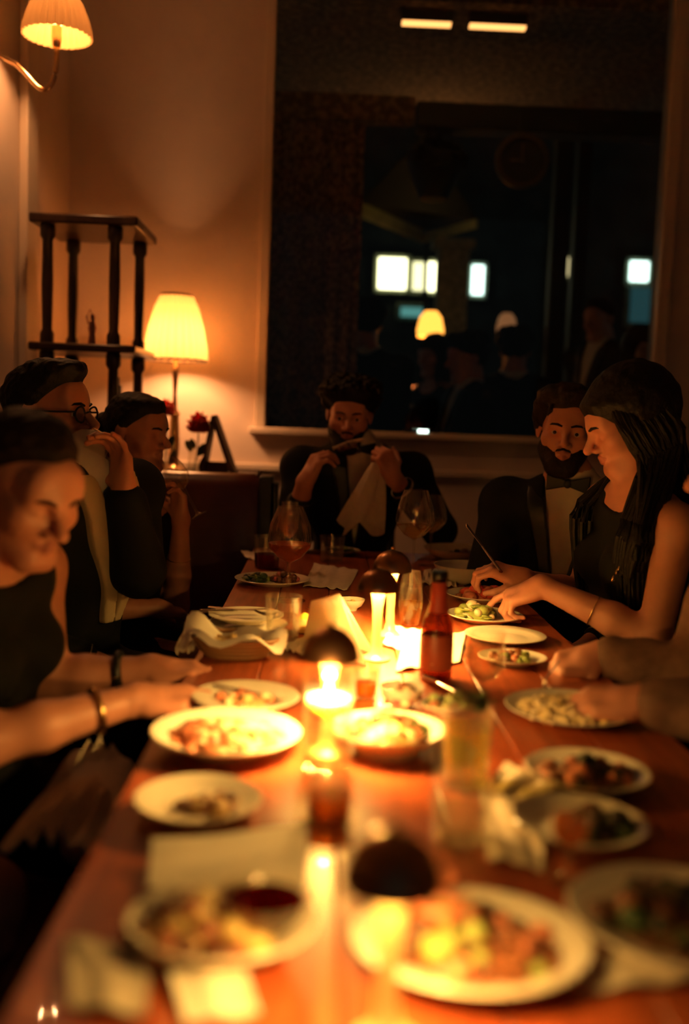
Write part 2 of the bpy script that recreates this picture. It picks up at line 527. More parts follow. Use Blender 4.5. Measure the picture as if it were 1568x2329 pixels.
# awning with a lit valance round its corner
ua, uc, ub = ony(818, 492, 6.25), ony(962, 552, 7.02), ony(1084, 518, 6.5)
t = thing('awning', 'dark awning with a pale green valance beyond the window', 'awning', uc)
for (p, q, hh_) in ((ua, uc, 0.085), (uc, ub, 0.055)):
    dd = unit(q - p); nn_ = unit(np.cross(dd, (0, 0, 1))) * 0.012
    vs = [p - nn_, p + nn_, q + nn_, q - nn_]
    B().add([v_ for v_ in vs] + [v_ + np.array([0, 0, hh_]) for v_ in vs], [(0, 3, 2, 1), (4, 5, 6, 7), (0, 1, 5, 4), (1, 2, 6, 5), (2, 3, 7, 6), (3, 0, 4, 7)]).build('valance', m_green, t)
top_ = (ua + ub) / 2 + np.array([0, -0.1, 0.5])
B().add([ua + np.array([0, 0, 0.08]), uc + np.array([0, 0, 0.08]), ub + np.array([0, 0, 0.05]), top_, ua + np.array([0, 0, 0.09]), uc + np.array([0, 0, 0.09]), ub + np.array([0, 0, 0.06]), top_ + np.array([0, 0, 0.01])],
        [(0, 1, 3), (1, 2, 3), (0, 3, 2), (7, 5, 4), (7, 6, 5), (4, 6, 7)]).build('canopy', m_beam, t)
B().tube([uc + np.array([0.03, 0.02, 0.02]), np.array([uc[0] + 0.06, 7.06, 0.0])], 0.015, 8).build('prop', m_beam, t)
# pale column
a, b_ = ony(992, 680, 7.0), ony(1062, 680, 7.0)
t = thing('column', 'pale green plaster column between the lit windows', 'column', ((a[0] + b_[0]) / 2, 7.0, 0))
ctop = ony(1030, 565, 7.0)[2]
bevel(B().box((a[0], 6.95, 0), (b_[0], 7.1, ctop)).build('shaft', m_col, t), 0.01)
bevel(B().box((a[0] - 0.04, 6.92, ctop), (b_[0] + 0.04, 7.13, ctop + 0.06)).build('capital', m_col, t), 0.01)
# building opposite with lit windows
t = thing('building', 'dark building across the patio with lit windows', 'building', (1.5, 9.0, 0))
B().box((-1.2, 9.0, 0), (6.0, 9.4, 4.6)).build('wall', m_night, t)
def lit(xa, xb, ya, yb, col, s, mname):
    a, b_ = ony(xa, ya, 8.99), ony(xb, yb, 8.99)
    f = bevel(B().box((a[0] - 0.04, 8.955, b_[2] - 0.04), (b_[0] + 0.04, 9.0, a[2] + 0.04)).build('window', m_col, t), 0.006)
    B().box((a[0], 8.935, b_[2]), (b_[0], 8.957, a[2]), None).build('glowing_pane', emis(mname, col, s), f)
lit(862, 922, 588, 660, (1.0, 0.93, 0.52), 3.0, 'lit_window_yellow')
lit(940, 964, 598, 662, (1.0, 0.92, 0.5), 1.2, 'lit_window_yellow2')
lit(970, 998, 598, 664, (1.0, 0.93, 0.52), 3.0, 'lit_window_yellow')
lit(1074, 1097, 605, 672, (0.72, 1.0, 0.92), 2.2, 'lit_window_white')
lit(1432, 1470, 596, 642, (0.75, 1.0, 0.95), 2.2, 'lit_window_white')
lit(1434, 1472, 655, 735, (0.02, 0.07, 0.08), 0.35, 'lit_window_teal')
lit(912, 960, 700, 722, (0.05, 0.16, 0.15), 1.0, 'lit_window_teal2')
lit(1287, 1296, 588, 630, (1.0, 0.8, 0.4), 0.5, 'lit_window_slit')
# amber lamp on a stand, and a smaller one
def garden_lamp(px, py, y, r, lb, s, nm, sub, power):
    c = ony(px, py, y)
    t = thing('garden_lamp', lb, 'lamp', (c[0], y, 0))
    B().lathe([(r * 0.45, r * 0.95), (r * 0.8, r * 0.5), (r, -r * 0.4), (r * 0.95, -r * 0.9), (r * 0.93, -r * 0.9), (r * 0.97, -r * 0.4), (r * 0.77, r * 0.5), (r * 0.43, r * 0.95)], c, 24).build('shade', emis(nm, sub, s), t)
    B().tube([(c[0], y, 0.0), (c[0], y, c[2] + r * 0.9)], 0.014, 8).build('pole', m_beam, t)
    B().lathe([(0, 0), (0.14, 0), (0.14, 0.02), (0.03, 0.04), (0, 0.04)], (c[0], y, 0), 20).build('base', m_beam, t)
    point_light('bulb_light', c, power, (1, 0.5, 0.15), r * 0.5, t)
garden_lamp(980, 738, 6.2, 0.085, 'round amber lamp glowing beside the pale column', 1.6, 'amber_lamp', (1.0, 0.36, 0.05), 15.0)
garden_lamp(1153, 735, 6.9, 0.07, 'small dim amber lamp behind the dark-haired people outside', 0.12, 'dim_amber_lamp', (1.0, 0.40, 0.15), 0.3)

# ------------------------------------------------------------------ furniture
TZ = 0.75
TX0, TX1, TY0, TY1 = -0.235, 0.555, 0.55, 3.52
tb = thing('dining_table', 'long mahogany dining table laid for dinner', 'table', ((TX0 + TX1) / 2, 2.0, 0))
NPL = 6
for i in range(NPL):
    x0 = TX0 + (TX1 - TX0) * i / NPL; x1 = TX0 + (TX1 - TX0) * (i + 1) / NPL
    bevel(B().box((x0 + 0.0006, TY0, TZ - 0.035), (x1 - 0.0006, TY1, TZ)).build('plank', m_table, tb), 0.002, 1)
B().box((TX0 + 0.06, TY0 + 0.06, TZ - 0.11), (TX1 - 0.06, TY1 - 0.06, TZ - 0.034)).build('apron', m_table, tb)
for (lx, ly) in ((TX0 + 0.09, TY0 + 0.1), (TX1 - 0.09, TY0 + 0.1), (TX0 + 0.09, TY1 - 0.1), (TX1 - 0.09, TY1 - 0.1)):
    B().lathe([(0, 0), (0.025, 0), (0.032, 0.3), (0.038, TZ - 0.1), (0, TZ - 0.1)], (lx, ly, 0), 16).build('leg', m_table, tb)

# banquette along the side wall with an end panel facing the room
bq = thing('banquette', 'oxblood leather banquette with a high padded end panel', 'bench', (-0.8, 2.2, 0))
BX0, BX1 = -1.12, -0.40
bevel(B().box((BX0, 0.3, 0.0), (BX1, 3.60, 0.30)).build('base', m_blackwood, bq), 0.01)
for i in range(5):
    y0 = 0.3 + i * 0.66
    bevel(B().box((BX0 + 0.16, y0 + 0.004, 0.30), (BX1 + 0.01, y0 + 0.656, 0.44)).build('seat_cushion', m_leather, bq), 0.03, 4)
    bevel(B().box((BX0, y0 + 0.004, 0.30), (BX0 + 0.155, y0 + 0.656, 0.98)).build('back_cushion', m_leather, bq), 0.035, 4)
px_r = ony(590, 1100, 3.62)[0]
ptop = ony(500, 1074, 3.68)[2]
pn = B()
# end panel with a rolled top
P = []
prof = [(3.62, 0.02), (3.60, 0.5), (3.61, ptop - 0.05), (3.625, ptop - 0.018), (3.66, ptop), (3.70, ptop - 0.005), (3.735, ptop - 0.03), (3.74, 0.5), (3.74, 0.02)]
xs = [BX0, BX0 + 0.02] + list(np.linspace(BX0 + 0.1, px_r - 0.1, 5)) + [px_r - 0.02, px_r]
for k, x in enumerate(xs):
    ins = 0.012 if k in (0, len(xs) - 1) else 0.0
    P.append([(x, 3.68 + (y - 3.68) * (1 - ins * 6), z - (ins if z > 0.3 else 0)) for (y, z) in prof])
P = np.array(P)
nu, nv = P.shape[:2]
pn.add(P.reshape(-1, 3), [(i * nv + j, i * nv + j + 1, (i + 1) * nv + j + 1, (i + 1) * nv + j) for i in range(nu - 1) for j in range(nv - 1)] + [tuple(range(nv - 1, -1, -1)), tuple((nu - 1) * nv + j for j in range(nv))])
pn.build('end_panel', m_leather, bq)
pe0, pe1 = px_r + 0.001, ony(634, 1100, 3.65)[0]
bevel(B().box((pe0, 3.60, 0.0), (pe1 - 0.02, 3.74, ptop - 0.005)).box((pe1 - 0.02, 3.61, 0.0), (pe1, 3.73, ptop - 0.03)).build('end_post', m_blackwood, bq), 0.006)

# etagere: shelves on turned posts
et = thing('etagere', 'dark wooden etagere with turned posts in the corner', 'shelf', (-0.93, 3.98, 0))
EX0, EX1, EY0, EY1 = -1.115, -0.715, 3.77, 4.20
zt = ony(180, 498, 3.78)[2]
zm = ony(180, 790, 3.78)[2]
def board(z, th, name='shelf_board'):
    bevel(B().box((EX0, EY0, z - th / 2), (EX1, EY1, z + th / 2)).build(name, m_dwood, et), 0.008)
board(zt, 0.036, 'top_board')
for z in (zm, zm - 0.50, zm - 0.98, 0.12):
    board(z, 0.03)
levels = [0.0, 0.105, zm - 0.995, zm - 0.515, zm - 0.015, zt - 0.018]
levels = [0.0, 0.12, zm - 0.98, zm - 0.50, zm, zt]
for (x, y) in ((-1.055, 3.815), (-0.805, 3.815), (-1.045, 4.155), (-0.775, 4.155)):
    prof = [(0, 0), (0.02, 0)]
    for a, b_ in zip(levels[:-1], levels[1:]):
        L = b_ - a
        prof += [(0.027, a + 0.015), (0.027, a + 0.05), (0.019, a + 0.065), (0.022, a + L * 0.5), (0.019, b_ - 0.075), (0.029, b_ - 0.06), (0.029, b_ - 0.022), (0.025, b_ - 0.016)]
    prof += [(0, zt - 0.01)]
    B().lathe(prof, (x, y, 0), 16).build('post', m_dwood, et)
# statuette and dark bottle on the shelves
st = ony(210, 775, 3.98); st = np.array([st[0], 3.98, zm + 0.015])
t = thing('figurine', 'small pinkish figurine on the middle etagere shelf', 'figurine', st)
B().lathe([(0, 0), (0.02, 0), (0.022, 0.008), (0.012, 0.014), (0, 0.014)], st, 16).build('base', mat('figurine_pink', (0.45, 0.2, 0.17), 0.4), t)
B().lathe([(0, 0.013), (0.016, 0.013), (0.012, 0.05), (0.018, 0.075), (0.010, 0.095), (0.006, 0.105), (0, 0.106)], st, 16).build('gown', MATS['figurine_pink'], t)
B().ell(st + np.array([0, 0, 0.115]), (0.011, 0.011, 0.014)).tube([st + np.array([-0.014, 0, 0.088]), st + np.array([-0.022, -0.005, 0.115]), st + np.array([-0.008, -0.004, 0.145])], [0.005, 0.004, 0.004], 8).build('figure', MATS['figurine_pink'], t)
bt = np.array([ony(266, 900, 3.90)[0], 3.90, zm - 0.485])
t = thing('vinegar_bottle', 'square black bottle on the lower etagere shelf', 'bottle', bt)
hgt = ony(266, 858, 3.9)[2] - bt[2]
bevel(B().box((-0.017, -0.017, 0), (0.017, 0.017, hgt - 0.03), None, bt).build('body', m_black, t), 0.004)
B().lathe([(0.010, hgt - 0.032), (0.010, hgt), (0, hgt)], bt, 12).build('cap', m_black, t)

# console holding the lamp and flowers
ctop = ony(450, 1078, 4.2)[2]
cs = thing('console_table', 'dark console table behind the leather end panel', 'table', (-0.5, 4.25, 0))
bevel(B().box((-0.70, 4.0, ctop - 0.03), (-0.29, 4.56, ctop)).build('top', m_dwood, cs), 0.006)
for (x, y) in ((-0.67, 4.04), (-0.33, 4.04), (-0.67, 4.52), (-0.33, 4.52)):
    B().lathe([(0, 0), (0.014, 0), (0.018, 0.4), (0.022, ctop - 0.028), (0, ctop - 0.028)], (x, y, 0), 12).build('leg', m_dwood, cs)

# table lamp with pleated shade
ly = 4.37
lb_ = ony(397, 820, ly); lt_ = ony(397, 672, ly)
lw = 141 / pxm(lb_); lwt = 72 / pxm(lt_)
lp = np.array([ony(398, 900, ly)[0], ly, ctop])
lamp = thing('table_lamp', 'lit table lamp with cream pleated shade on the console', 'lamp', lp)
zb, zt_ = lb_[2], lt_[2]
npl = 24
m_shade = fabric_shade('pleated_shade', (0.42, 0.275, 0.12), (1.0, 0.44, 0.10), 0.0, 0.66)
def shade(c, r0, r1, z0, z1, parent, n, name='shade', mt=None):
    b = B(); H = z1 - z0
    pf = [(r0, z0), (r0 * 0.93 + r1 * 0.07, z0 + H * 0.2), (r0 * 0.70 + r1 * 0.30, z0 + H * 0.5), (r0 * 0.36 + r1 * 0.64, z0 + H * 0.8), (r1, z1)]
    b.lathe(pf, c, 2 * n, pleat=n, pamp=0.05)
    return b.build(name, mt or m_shade, parent, smooth=False)
c2 = np.array([lp[0], ly, 0])
sh = shade(c2, lw / 2, lwt / 2, zb, zt_, lamp, npl)
B().lathe([(lw / 2 + 0.001, zb - 0.004), (lw / 2 + 0.004, zb), (lw / 2 + 0.001, zb + 0.006), (lw / 2 - 0.004, zb), (lw / 2 + 0.001, zb - 0.004)], c2, 40).build('trim_band', m_dwood, sh)
B().lathe([(lwt / 2 + 0.001, zt_ - 0.006), (lwt / 2 + 0.004, zt_), (lwt / 2 + 0.001, zt_ + 0.006), (lwt / 2 - 0.004, zt_), (lwt / 2 + 0.001, zt_ - 0.006)], c2, 40).build('trim_band', m_dwood, sh)
hz = zb - ctop
B().lathe([(0, 0), (0.055, 0), (0.058, 0.012), (0.03, 0.025), (0.022, 0.05), (0.026, hz * 0.25), (0.020, hz * 0.5), (0.026, hz * 0.52), (0.012, hz * 0.56), (0.008, hz * 0.7), (0.013, hz * 0.86), (0.016, hz * 0.93), (0.010, hz * 0.96), (0.010, hz + 0.05), (0, hz + 0.05)], lp, 20).build('stem', m_brass, lamp)
B().lathe([(0, -0.03), (0.012, -0.028), (0.022, 0.0), (0.018, 0.028), (0, 0.036)], (lp[0], ly, zb + 0.085), 16).build('bulb', emis('bulb_glow', (1.0, 0.5, 0.12), 6.0), lamp)
point_light('bulb_light', (lp[0], ly, zb + 0.085), 20.0, (1.0, 0.43, 0.16), 0.04, lamp)

# wall sconces with the same pleated fabric on swan-neck arms
m_shade2 = fabric_shade('sconce_shade', (0.45, 0.29, 0.13), (1.0, 0.42, 0.08), 0.0, 0.12)
sc0 = ony(130, 84, 3.55)
sr = 76 / pxm(sc0)
arm0 = [ony(x, y, 3.55) - sc0 for (x, y) in ((129, 88), (129, 130), (126, 165), (116, 193), (100, 204), (82, 195), (60, 170), (35, 145))]
def smooth_path(pts, k=4):
    sp = []
    for j in range(len(pts) - 1):
        a0, b0 = pts[j], pts[j + 1]; m0 = (pts[j + 1] - pts[max(j - 1, 0)]) * 0.5; m1 = (pts[min(j + 2, len(pts) - 1)] - pts[j]) * 0.5
        for i in range(k):
            u = i / k
            sp.append(a0 * (2 * u ** 3 - 3 * u ** 2 + 1) + m0 * (u ** 3 - 2 * u ** 2 + u) + b0 * (-2 * u ** 3 + 3 * u ** 2) + m1 * (u ** 3 - u ** 2))
    return sp + [pts[-1]]
def sconce(c, wx, label, power):
    sg_ = 1.0 if wx < c[0] else -1.0
    fl = np.array([sg_, 1, 1])
    t = thing('wall_sconce', label, 'sconce', (wx, c[1], c[2] - 0.1))
    shade(np.array([c[0], c[1], 0]), sr, sr * 0.55, c[2], c[2] + 0.14, t, 30, 'shade', m_shade2)
    arm = smooth_path([c + p * fl for p in arm0])
    end = np.array([wx + 0.01 * sg_, c[1], arm[-1][2] + 0.03])
    B().tube(arm + [end], 0.0085, 10).build('arm', m_brass, t)
    B().lathe([(0.012, -0.03), (0.018, 0.0), (0.018, 0.04), (0.010, 0.045), (0, 0.045)], arm[0], 14).build('socket', m_brass, t)
    B().lathe([(0, 0), (0.055, 0), (0.05, 0.012), (0.02, 0.02), (0, 0.02)], end - np.array([0.01 * sg_, 0, 0]), 24, R=roty(sg_ * math.pi / 2)).build('backplate', m_brass, t)
    B().lathe([(0, 0.0), (0.015, 0.002), (0.026, 0.03), (0.02, 0.055), (0, 0.062)], arm[0] + np.array([0, 0, 0.04]), 14).build('bulb', emis('bulb_glow2', (1.0, 0.5, 0.12), 14.0), t)
    point_light('bulb_light', arm[0] + np.array([0, 0, 0.07]), power, (1.0, 0.43, 0.16), 0.03, t)
sconce(sc0, LX, 'brass swan-neck wall sconce above the etagere corner', 32.0)

# flowers
m_rose = mat('red_rose', (0.75, 0.055, 0.03), 0.6, var=0.3, scale=40)
m_leaf = mat('rose_leaf', (0.03, 0.06, 0.02), 0.5)
m_leafl = mat('light_leaf', (0.22, 0.28, 0.05), 0.5)
def rose(px, py, y, r, vx, label, tall):
    c = ony(px, py, y)
    base = np.array([vx, y, ctop])
    t = thing('rose', label, 'flower', base + np.array([0, 0, 0.012]))
    rng = random.Random(int(px))
    b = B()
    for lay in range(4):
        n = 3 + lay * 2
        for k in range(n):
            a = 2 * math.pi * (k + 0.3 * lay + rng.uniform(-.15, .15)) / n
            tilt = 0.15 + 0.28 * lay
            R = rotz(a) @ roty(tilt)
            w = r * (0.35 + 0.14 * lay)
            Pp = np.zeros((5, 5, 3))
            for i in range(5):
                for j in range(5):
                    u = (i / 4 - 0.5) * 2; v = j / 4
                    ww = w * math.sin(math.pi * (0.18 + 0.72 * v))
                    Pp[i, j] = R @ np.array([r * 0.12 * (lay + 0.4) + 0.25 * w * v * (1 - u * u) + 0.02 * r, u * ww, r * (0.1 + 0.95 * v - 0.1 * lay - 0.10 * u * u)])
            b.sheet(Pp + c - np.array([0, 0, r * 0.55]), 0.0012)
    b.build('petals', m_rose, t)
    s = [base + np.array([0, 0, 0.015]), base * 0.5 + c * 0.5 + np.array([0.006, 0, -0.02]), c - np.array([0, 0, r * 0.4])]
    B().tube(s, 0.003, 8).build('stem', m_leaf, t)
    for k, (fx, dx, mm, ln) in enumerate(((0.45, 0.025, m_leaf, 0.030), (0.55, -0.03, m_leafl, 0.026), (0.62, -0.015, m_leafl, 0.024), (0.25, 0.035, m_leaf, 0.036))):
        q = s[0] * (1 - fx) + s[2] * fx
        b = B().ell(q + np.array([dx, -0.012, -0.005 * k]), (ln * 0.55, 0.003, ln), rotz(0.3 * k) @ roty(0.5 * dx / abs(dx)), 10, 6)
        b.tube([q, q + np.array([dx * 0.6, -0.01, 0])], 0.0012, 6).build('leaf', mm, t)
    return t
vx1 = ony(441, 1040, 4.15)[0]
vase = thing('bud_vase', 'small clear bud vase holding a red rose', 'vase', (vx1, 4.15, ctop))
vh = 0.105
B().lathe([(0, 0), (0.030, 0), (0.033, 0.01), (0.026, 0.05), (0.022, 0.085), (0.027, vh), (0.0255, vh), (0.020, 0.085), (0.024, 0.05), (0.030, 0.012), (0, 0.010)], (vx1, 4.15, ctop), 24).build('glass', m_glass, vase)
B().lathe([(0, 0.0105), (0.0295, 0.0125), (0.0245, 0.045), (0, 0.045)], (vx1, 4.15, ctop), 24).build('water', m_water, vase)
rose(453, 950, 4.15, 0.058, vx1, 'big red rose in full bloom in the bud vase', 1)
vx2 = ony(375, 1000, 4.24)[0]
vase2 = thing('bud_vase', 'slim clear vase holding a rose behind the table lamp', 'vase', (vx2, 4.24, ctop))
B().lathe([(0, 0), (0.024, 0), (0.026, 0.01), (0.02, 0.06), (0.016, 0.12), (0.020, 0.14), (0.0185, 0.14), (0.0145, 0.12), (0.018, 0.06), (0.023, 0.012), (0, 0.010)], (vx2, 4.24, ctop), 24).build('glass', m_glass, vase2)
rose(378, 918, 4.24, 0.046, vx2, 'smaller red rose partly hidden by the lamp stem', 1)

# easel sign made of two boards, seen from its side
m_ply = mat('plain_wood', (0.16, 0.075, 0.04), 0.6, var=0.3, scale=10)
sg = thing('easel_sign', 'brown wooden A-frame sign standing beside the rose', 'sign', (ony(500, 1070, 4.2)[0], 4.2, ctop))
ap = ony(488, 945, 4.2)
f1 = ony(534, 1078, 4.2); f0 = ony(462, 1078, 4.2); f1[2] = ctop; f0[2] = ctop
for (ft, w) in ((f1, 0.018), (f0, 0.012)):
    d = unit(ft - ap); nrm = unit(np.cross(d, (0, 1, 0)))
    vs = []
    for (p, yy) in ((ap, -0.07), (ap, 0.07), (ft, 0.09), (ft, -0.09)):
        for sgn in (-1, 1):
            vs.append(p + np.array([0, yy, 0]) + nrm * w * sgn * 0.5)
    B().add(vs, [(0, 2, 4, 6), (7, 5, 3, 1), (0, 1, 3, 2), (2, 3, 5, 4), (4, 5, 7, 6), (6, 7, 1, 0)]).build('board', m_ply, sg)
bevel(B().box((-0.0, -0.003, -0.02), (0.055, 0.003, 0.02), None, (f0 + f1) / 2 + np.array([-0.03, -0.06, 0.03])).build('brace', m_ply, sg), 0.002)
zbr = ctop + 0.058
q0 = f0 + (ap - f0) * ((zbr - ctop) / (ap[2] - ctop)); q1 = f1 + (ap - f1) * ((zbr - ctop) / (ap[2] - ctop))
bevel(B().box((q0[0], 4.13, ctop + 0.002), (q1[0], 4.14, zbr)).build('panel', m_ply, sg), 0.002)

# chairs
def chair(loc, ang, label):
    R = rotz(ang); c = np.array([loc[0], loc[1], 0.0])
    t = thing('dining_chair', label, 'chair', c, 'dark wooden dining chairs')
    def P_(p): return c + R @ np.asarray(p, float)
    bevel(B().box((-0.21, -0.21, 0.42), (0.21, 0.21, 0.455), R, c).build('seat', m_leather, t), 0.012, 3)
    for sx in (-1, 1):
        B().tube([P_((sx * 0.185, 0.185, 0)), P_((sx * 0.185, 0.185, 0.43))], [0.014, 0.019], 10).build('leg', m_blackwood, t)
        B().tube([P_((sx * 0.185, -0.20, 0)), P_((sx * 0.185, -0.195, 0.43)), P_((sx * 0.185, -0.24, 0.84))], [0.014, 0.019, 0.015], 10).build('leg', m_blackwood, t)
    B().sheet([[P_((x, -0.232 - 0.03 * (1 - (x / 0.19) ** 2), z)) for z in (0.70, 0.78, 0.85)] for x in np.linspace(-0.19, 0.19, 7)], 0.02).build('top_rail', m_blackwood, t)
    for x in (-0.09, 0, 0.09):
        B().tube([P_((x, -0.20, 0.45)), P_((x, -0.255, 0.74))], 0.009, 8).build('spindle', m_blackwood, t)
    return t
# ------------------------------------------------------------------ people: signed-distance bodies meshed with surface nets
def smin(a, b, k):
    h = np.clip(0.5 + 0.5 * (b - a) / k, 0, 1)
    return b + (a - b) * h - k * h * (1 - h)

class Cap:                      # tapered capsule
    def __init__(s, a, b, ra, rb=None, k=0.02):
        s.a = np.asarray(a, float); s.b = np.asarray(b, float); s.ra = ra; s.rb = ra if rb is None else rb; s.k = k
    def box(s):
        r = max(s.ra, s.rb)
        return np.minimum(s.a, s.b) - r, np.maximum(s.a, s.b) + r
    def d(s, X, Y, Z):
        ab = s.b - s.a; L = float(ab @ ab) + 1e-12
        px, py, pz = X - s.a[0], Y - s.a[1], Z - s.a[2]
        t = np.clip((px * ab[0] + py * ab[1] + pz * ab[2]) / L, 0, 1)
        return np.sqrt((px - t * ab[0]) ** 2 + (py - t * ab[1]) ** 2 + (pz - t * ab[2]) ** 2) - (s.ra + t * (s.rb - s.ra))
    def grow(s, g):
        return Cap(s.a, s.b, s.ra + g, s.rb + g, s.k)

class Ell:
    def __init__(s, c, R, r, k=0.02):
        s.c = np.asarray(c, float); s.R = np.asarray(R, float); s.r = np.asarray(r, float); s.k = k
    def box(s):
        e = np.sqrt(((s.R * s.r) ** 2).sum(1))
        return s.c - e, s.c + e
    def d(s, X, Y, Z):
        px, py, pz = X - s.c[0], Y - s.c[1], Z - s.c[2]
        q = [px * s.R[0, i] + py * s.R[1, i] + pz * s.R[2, i] for i in range(3)]
        k0 = np.sqrt(sum((q[i] / s.r[i]) ** 2 for i in range(3)))
        k1 = np.sqrt(sum((q[i] / s.r[i] ** 2) ** 2 for i in range(3))) + 1e-9
        return k0 * (k0 - 1) / k1
    def grow(s, g):
        return Ell(s.c, s.R, s.r + g, s.k)

class Grp:                      # prims joined among themselves first
    def __init__(s, prims, k=0.01):
        s.p = prims; s.k = k
    def box(s):
        bs = [p.box() for p in s.p]
        return np.min([b[0] for b in bs], 0), np.max([b[1] for b in bs], 0)
    def d(s, X, Y, Z):
        F = None
        for p in s.p:
            q = p.d(X, Y, Z)
            F = q if F is None else smin(F, q, p.k)
        return F
    def grow(s, g):
        return Grp([p.grow(g) for p in s.p], s.k)

def field(prims, lo, hi, h, cuts=(), post=None, after=()):
    lo = np.asarray(lo, float); hi = np.asarray(hi, float)
    n = np.maximum(np.ceil((hi - lo) / h).astype(int) + 1, 4)
    ax = [(lo[i] + h * np.arange(n[i])) for i in range(3)]
    F = np.full(n, 0.5, np.float32)
    def put(p):
        a, b = p.box(); mg = p.k + 0.035
        i0 = np.maximum(np.floor((a - mg - lo) / h).astype(int), 0); i1 = np.minimum(np.ceil((b + mg - lo) / h).astype(int) + 1, n)
        if (i1 <= i0).any(): return
        sl = tuple(slice(i0[i], i1[i]) for i in range(3))
        X = ax[0][sl[0]][:, None, None]; Y = ax[1][sl[1]][None, :, None]; Z = ax[2][sl[2]][None, None, :]
        F[sl] = smin(F[sl], p.d(X, Y, Z).astype(np.float32), p.k)
    for p in prims: put(p)
    X = ax[0][:, None, None]; Y = ax[1][None, :, None]; Z = ax[2][None, None, :]
    if post: F = F + post(X, Y, Z)
    for cfun, k in cuts:
        F = -smin(-F, cfun(X, Y, Z), k)       # keep where cfun > 0
    F = np.array(F, np.float32)
    for p in after: put(p)
    return F.astype(np.float32), lo

def nets(F, lo, h):
    S = F < 0
    n = np.array(F.shape) - 1
    c = np.zeros(n, np.int8)
    for i in (0, 1):
        for j in (0, 1):
            for k in (0, 1):
                c += S[i:i + n[0], j:j + n[1], k:k + n[2]]
    act = (c > 0) & (c < 8)
    idx = np.argwhere(act)
    if len(idx) == 0: return np.zeros((0, 3)), np.zeros((0, 4), int)
    acc = np.zeros((len(idx), 3)); cnt = np.zeros(len(idx))
    cs = [(i, j, k) for i in (0, 1) for j in (0, 1) for k in (0, 1)]
    for a in cs:
        for b in cs:
            if sum(b) - sum(a) == 1 and all(y >= x for x, y in zip(a, b)):
                fa = F[idx[:, 0] + a[0], idx[:, 1] + a[1], idx[:, 2] + a[2]]; fb = F[idx[:, 0] + b[0], idx[:, 1] + b[1], idx[:, 2] + b[2]]
                m = (fa < 0) != (fb < 0)
                t = fa[m] / (fa[m] - fb[m])
                acc[m] += np.array(a) + (np.array(b) - np.array(a)) * t[:, None]; cnt[m] += 1
    V = lo + (idx + acc / cnt[:, None]) * h
    vid = np.full(n, -1, np.int64); vid[act] = np.arange(len(idx))
    Q = []
    for axi in range(3):
        s0 = [slice(None)] * 3; s1 = [slice(None)] * 3
        s0[axi] = slice(0, -1); s1[axi] = slice(1, None)
        A = S[tuple(s0)]; Bq = S[tuple(s1)]
        e = np.argwhere(A != Bq)
        o1, o2 = [(1, 2), (2, 0), (0, 1)][axi]
        ok = (e[:, o1] > 0) & (e[:, o2] > 0) & (e[:, o1] < n[o1]) & (e[:, o2] < n[o2])
        e = e[ok]
        fl = A[e[:, 0], e[:, 1], e[:, 2]]
        def g(d1, d2):
            q = e.copy(); q[:, o1] += d1; q[:, o2] += d2
            return vid[q[:, 0], q[:, 1], q[:, 2]]
        q = np.stack([g(-1, -1), g(0, -1), g(0, 0), g(-1, 0)], 1)
        q[~fl] = q[~fl][:, ::-1]
        Q.append(q)
    return V, np.concatenate(Q)

def bounds(prims, pad):
    bs = [p.box() for p in prims]
    return np.min([b[0] for b in bs], 0) - pad, np.max([b[1] for b in bs], 0) + pad

def wave(amp, fr, seed=0.0, st=(1, 1, 1)):
    def f(X, Y, Z):
        return amp * (np.sin(X * fr * st[0] + 1.7 * np.sin(Y * fr * .7 * st[1] + seed) + seed) * np.sin(Y * fr * st[1] + 1.3 * np.sin(Z * fr * .6 * st[2]) + 2 * seed) + 0.6 * np.sin(Z * fr * 1.3 * st[2] + 1.5 * np.sin(X * fr * .8 * st[0]) + seed))
    return f

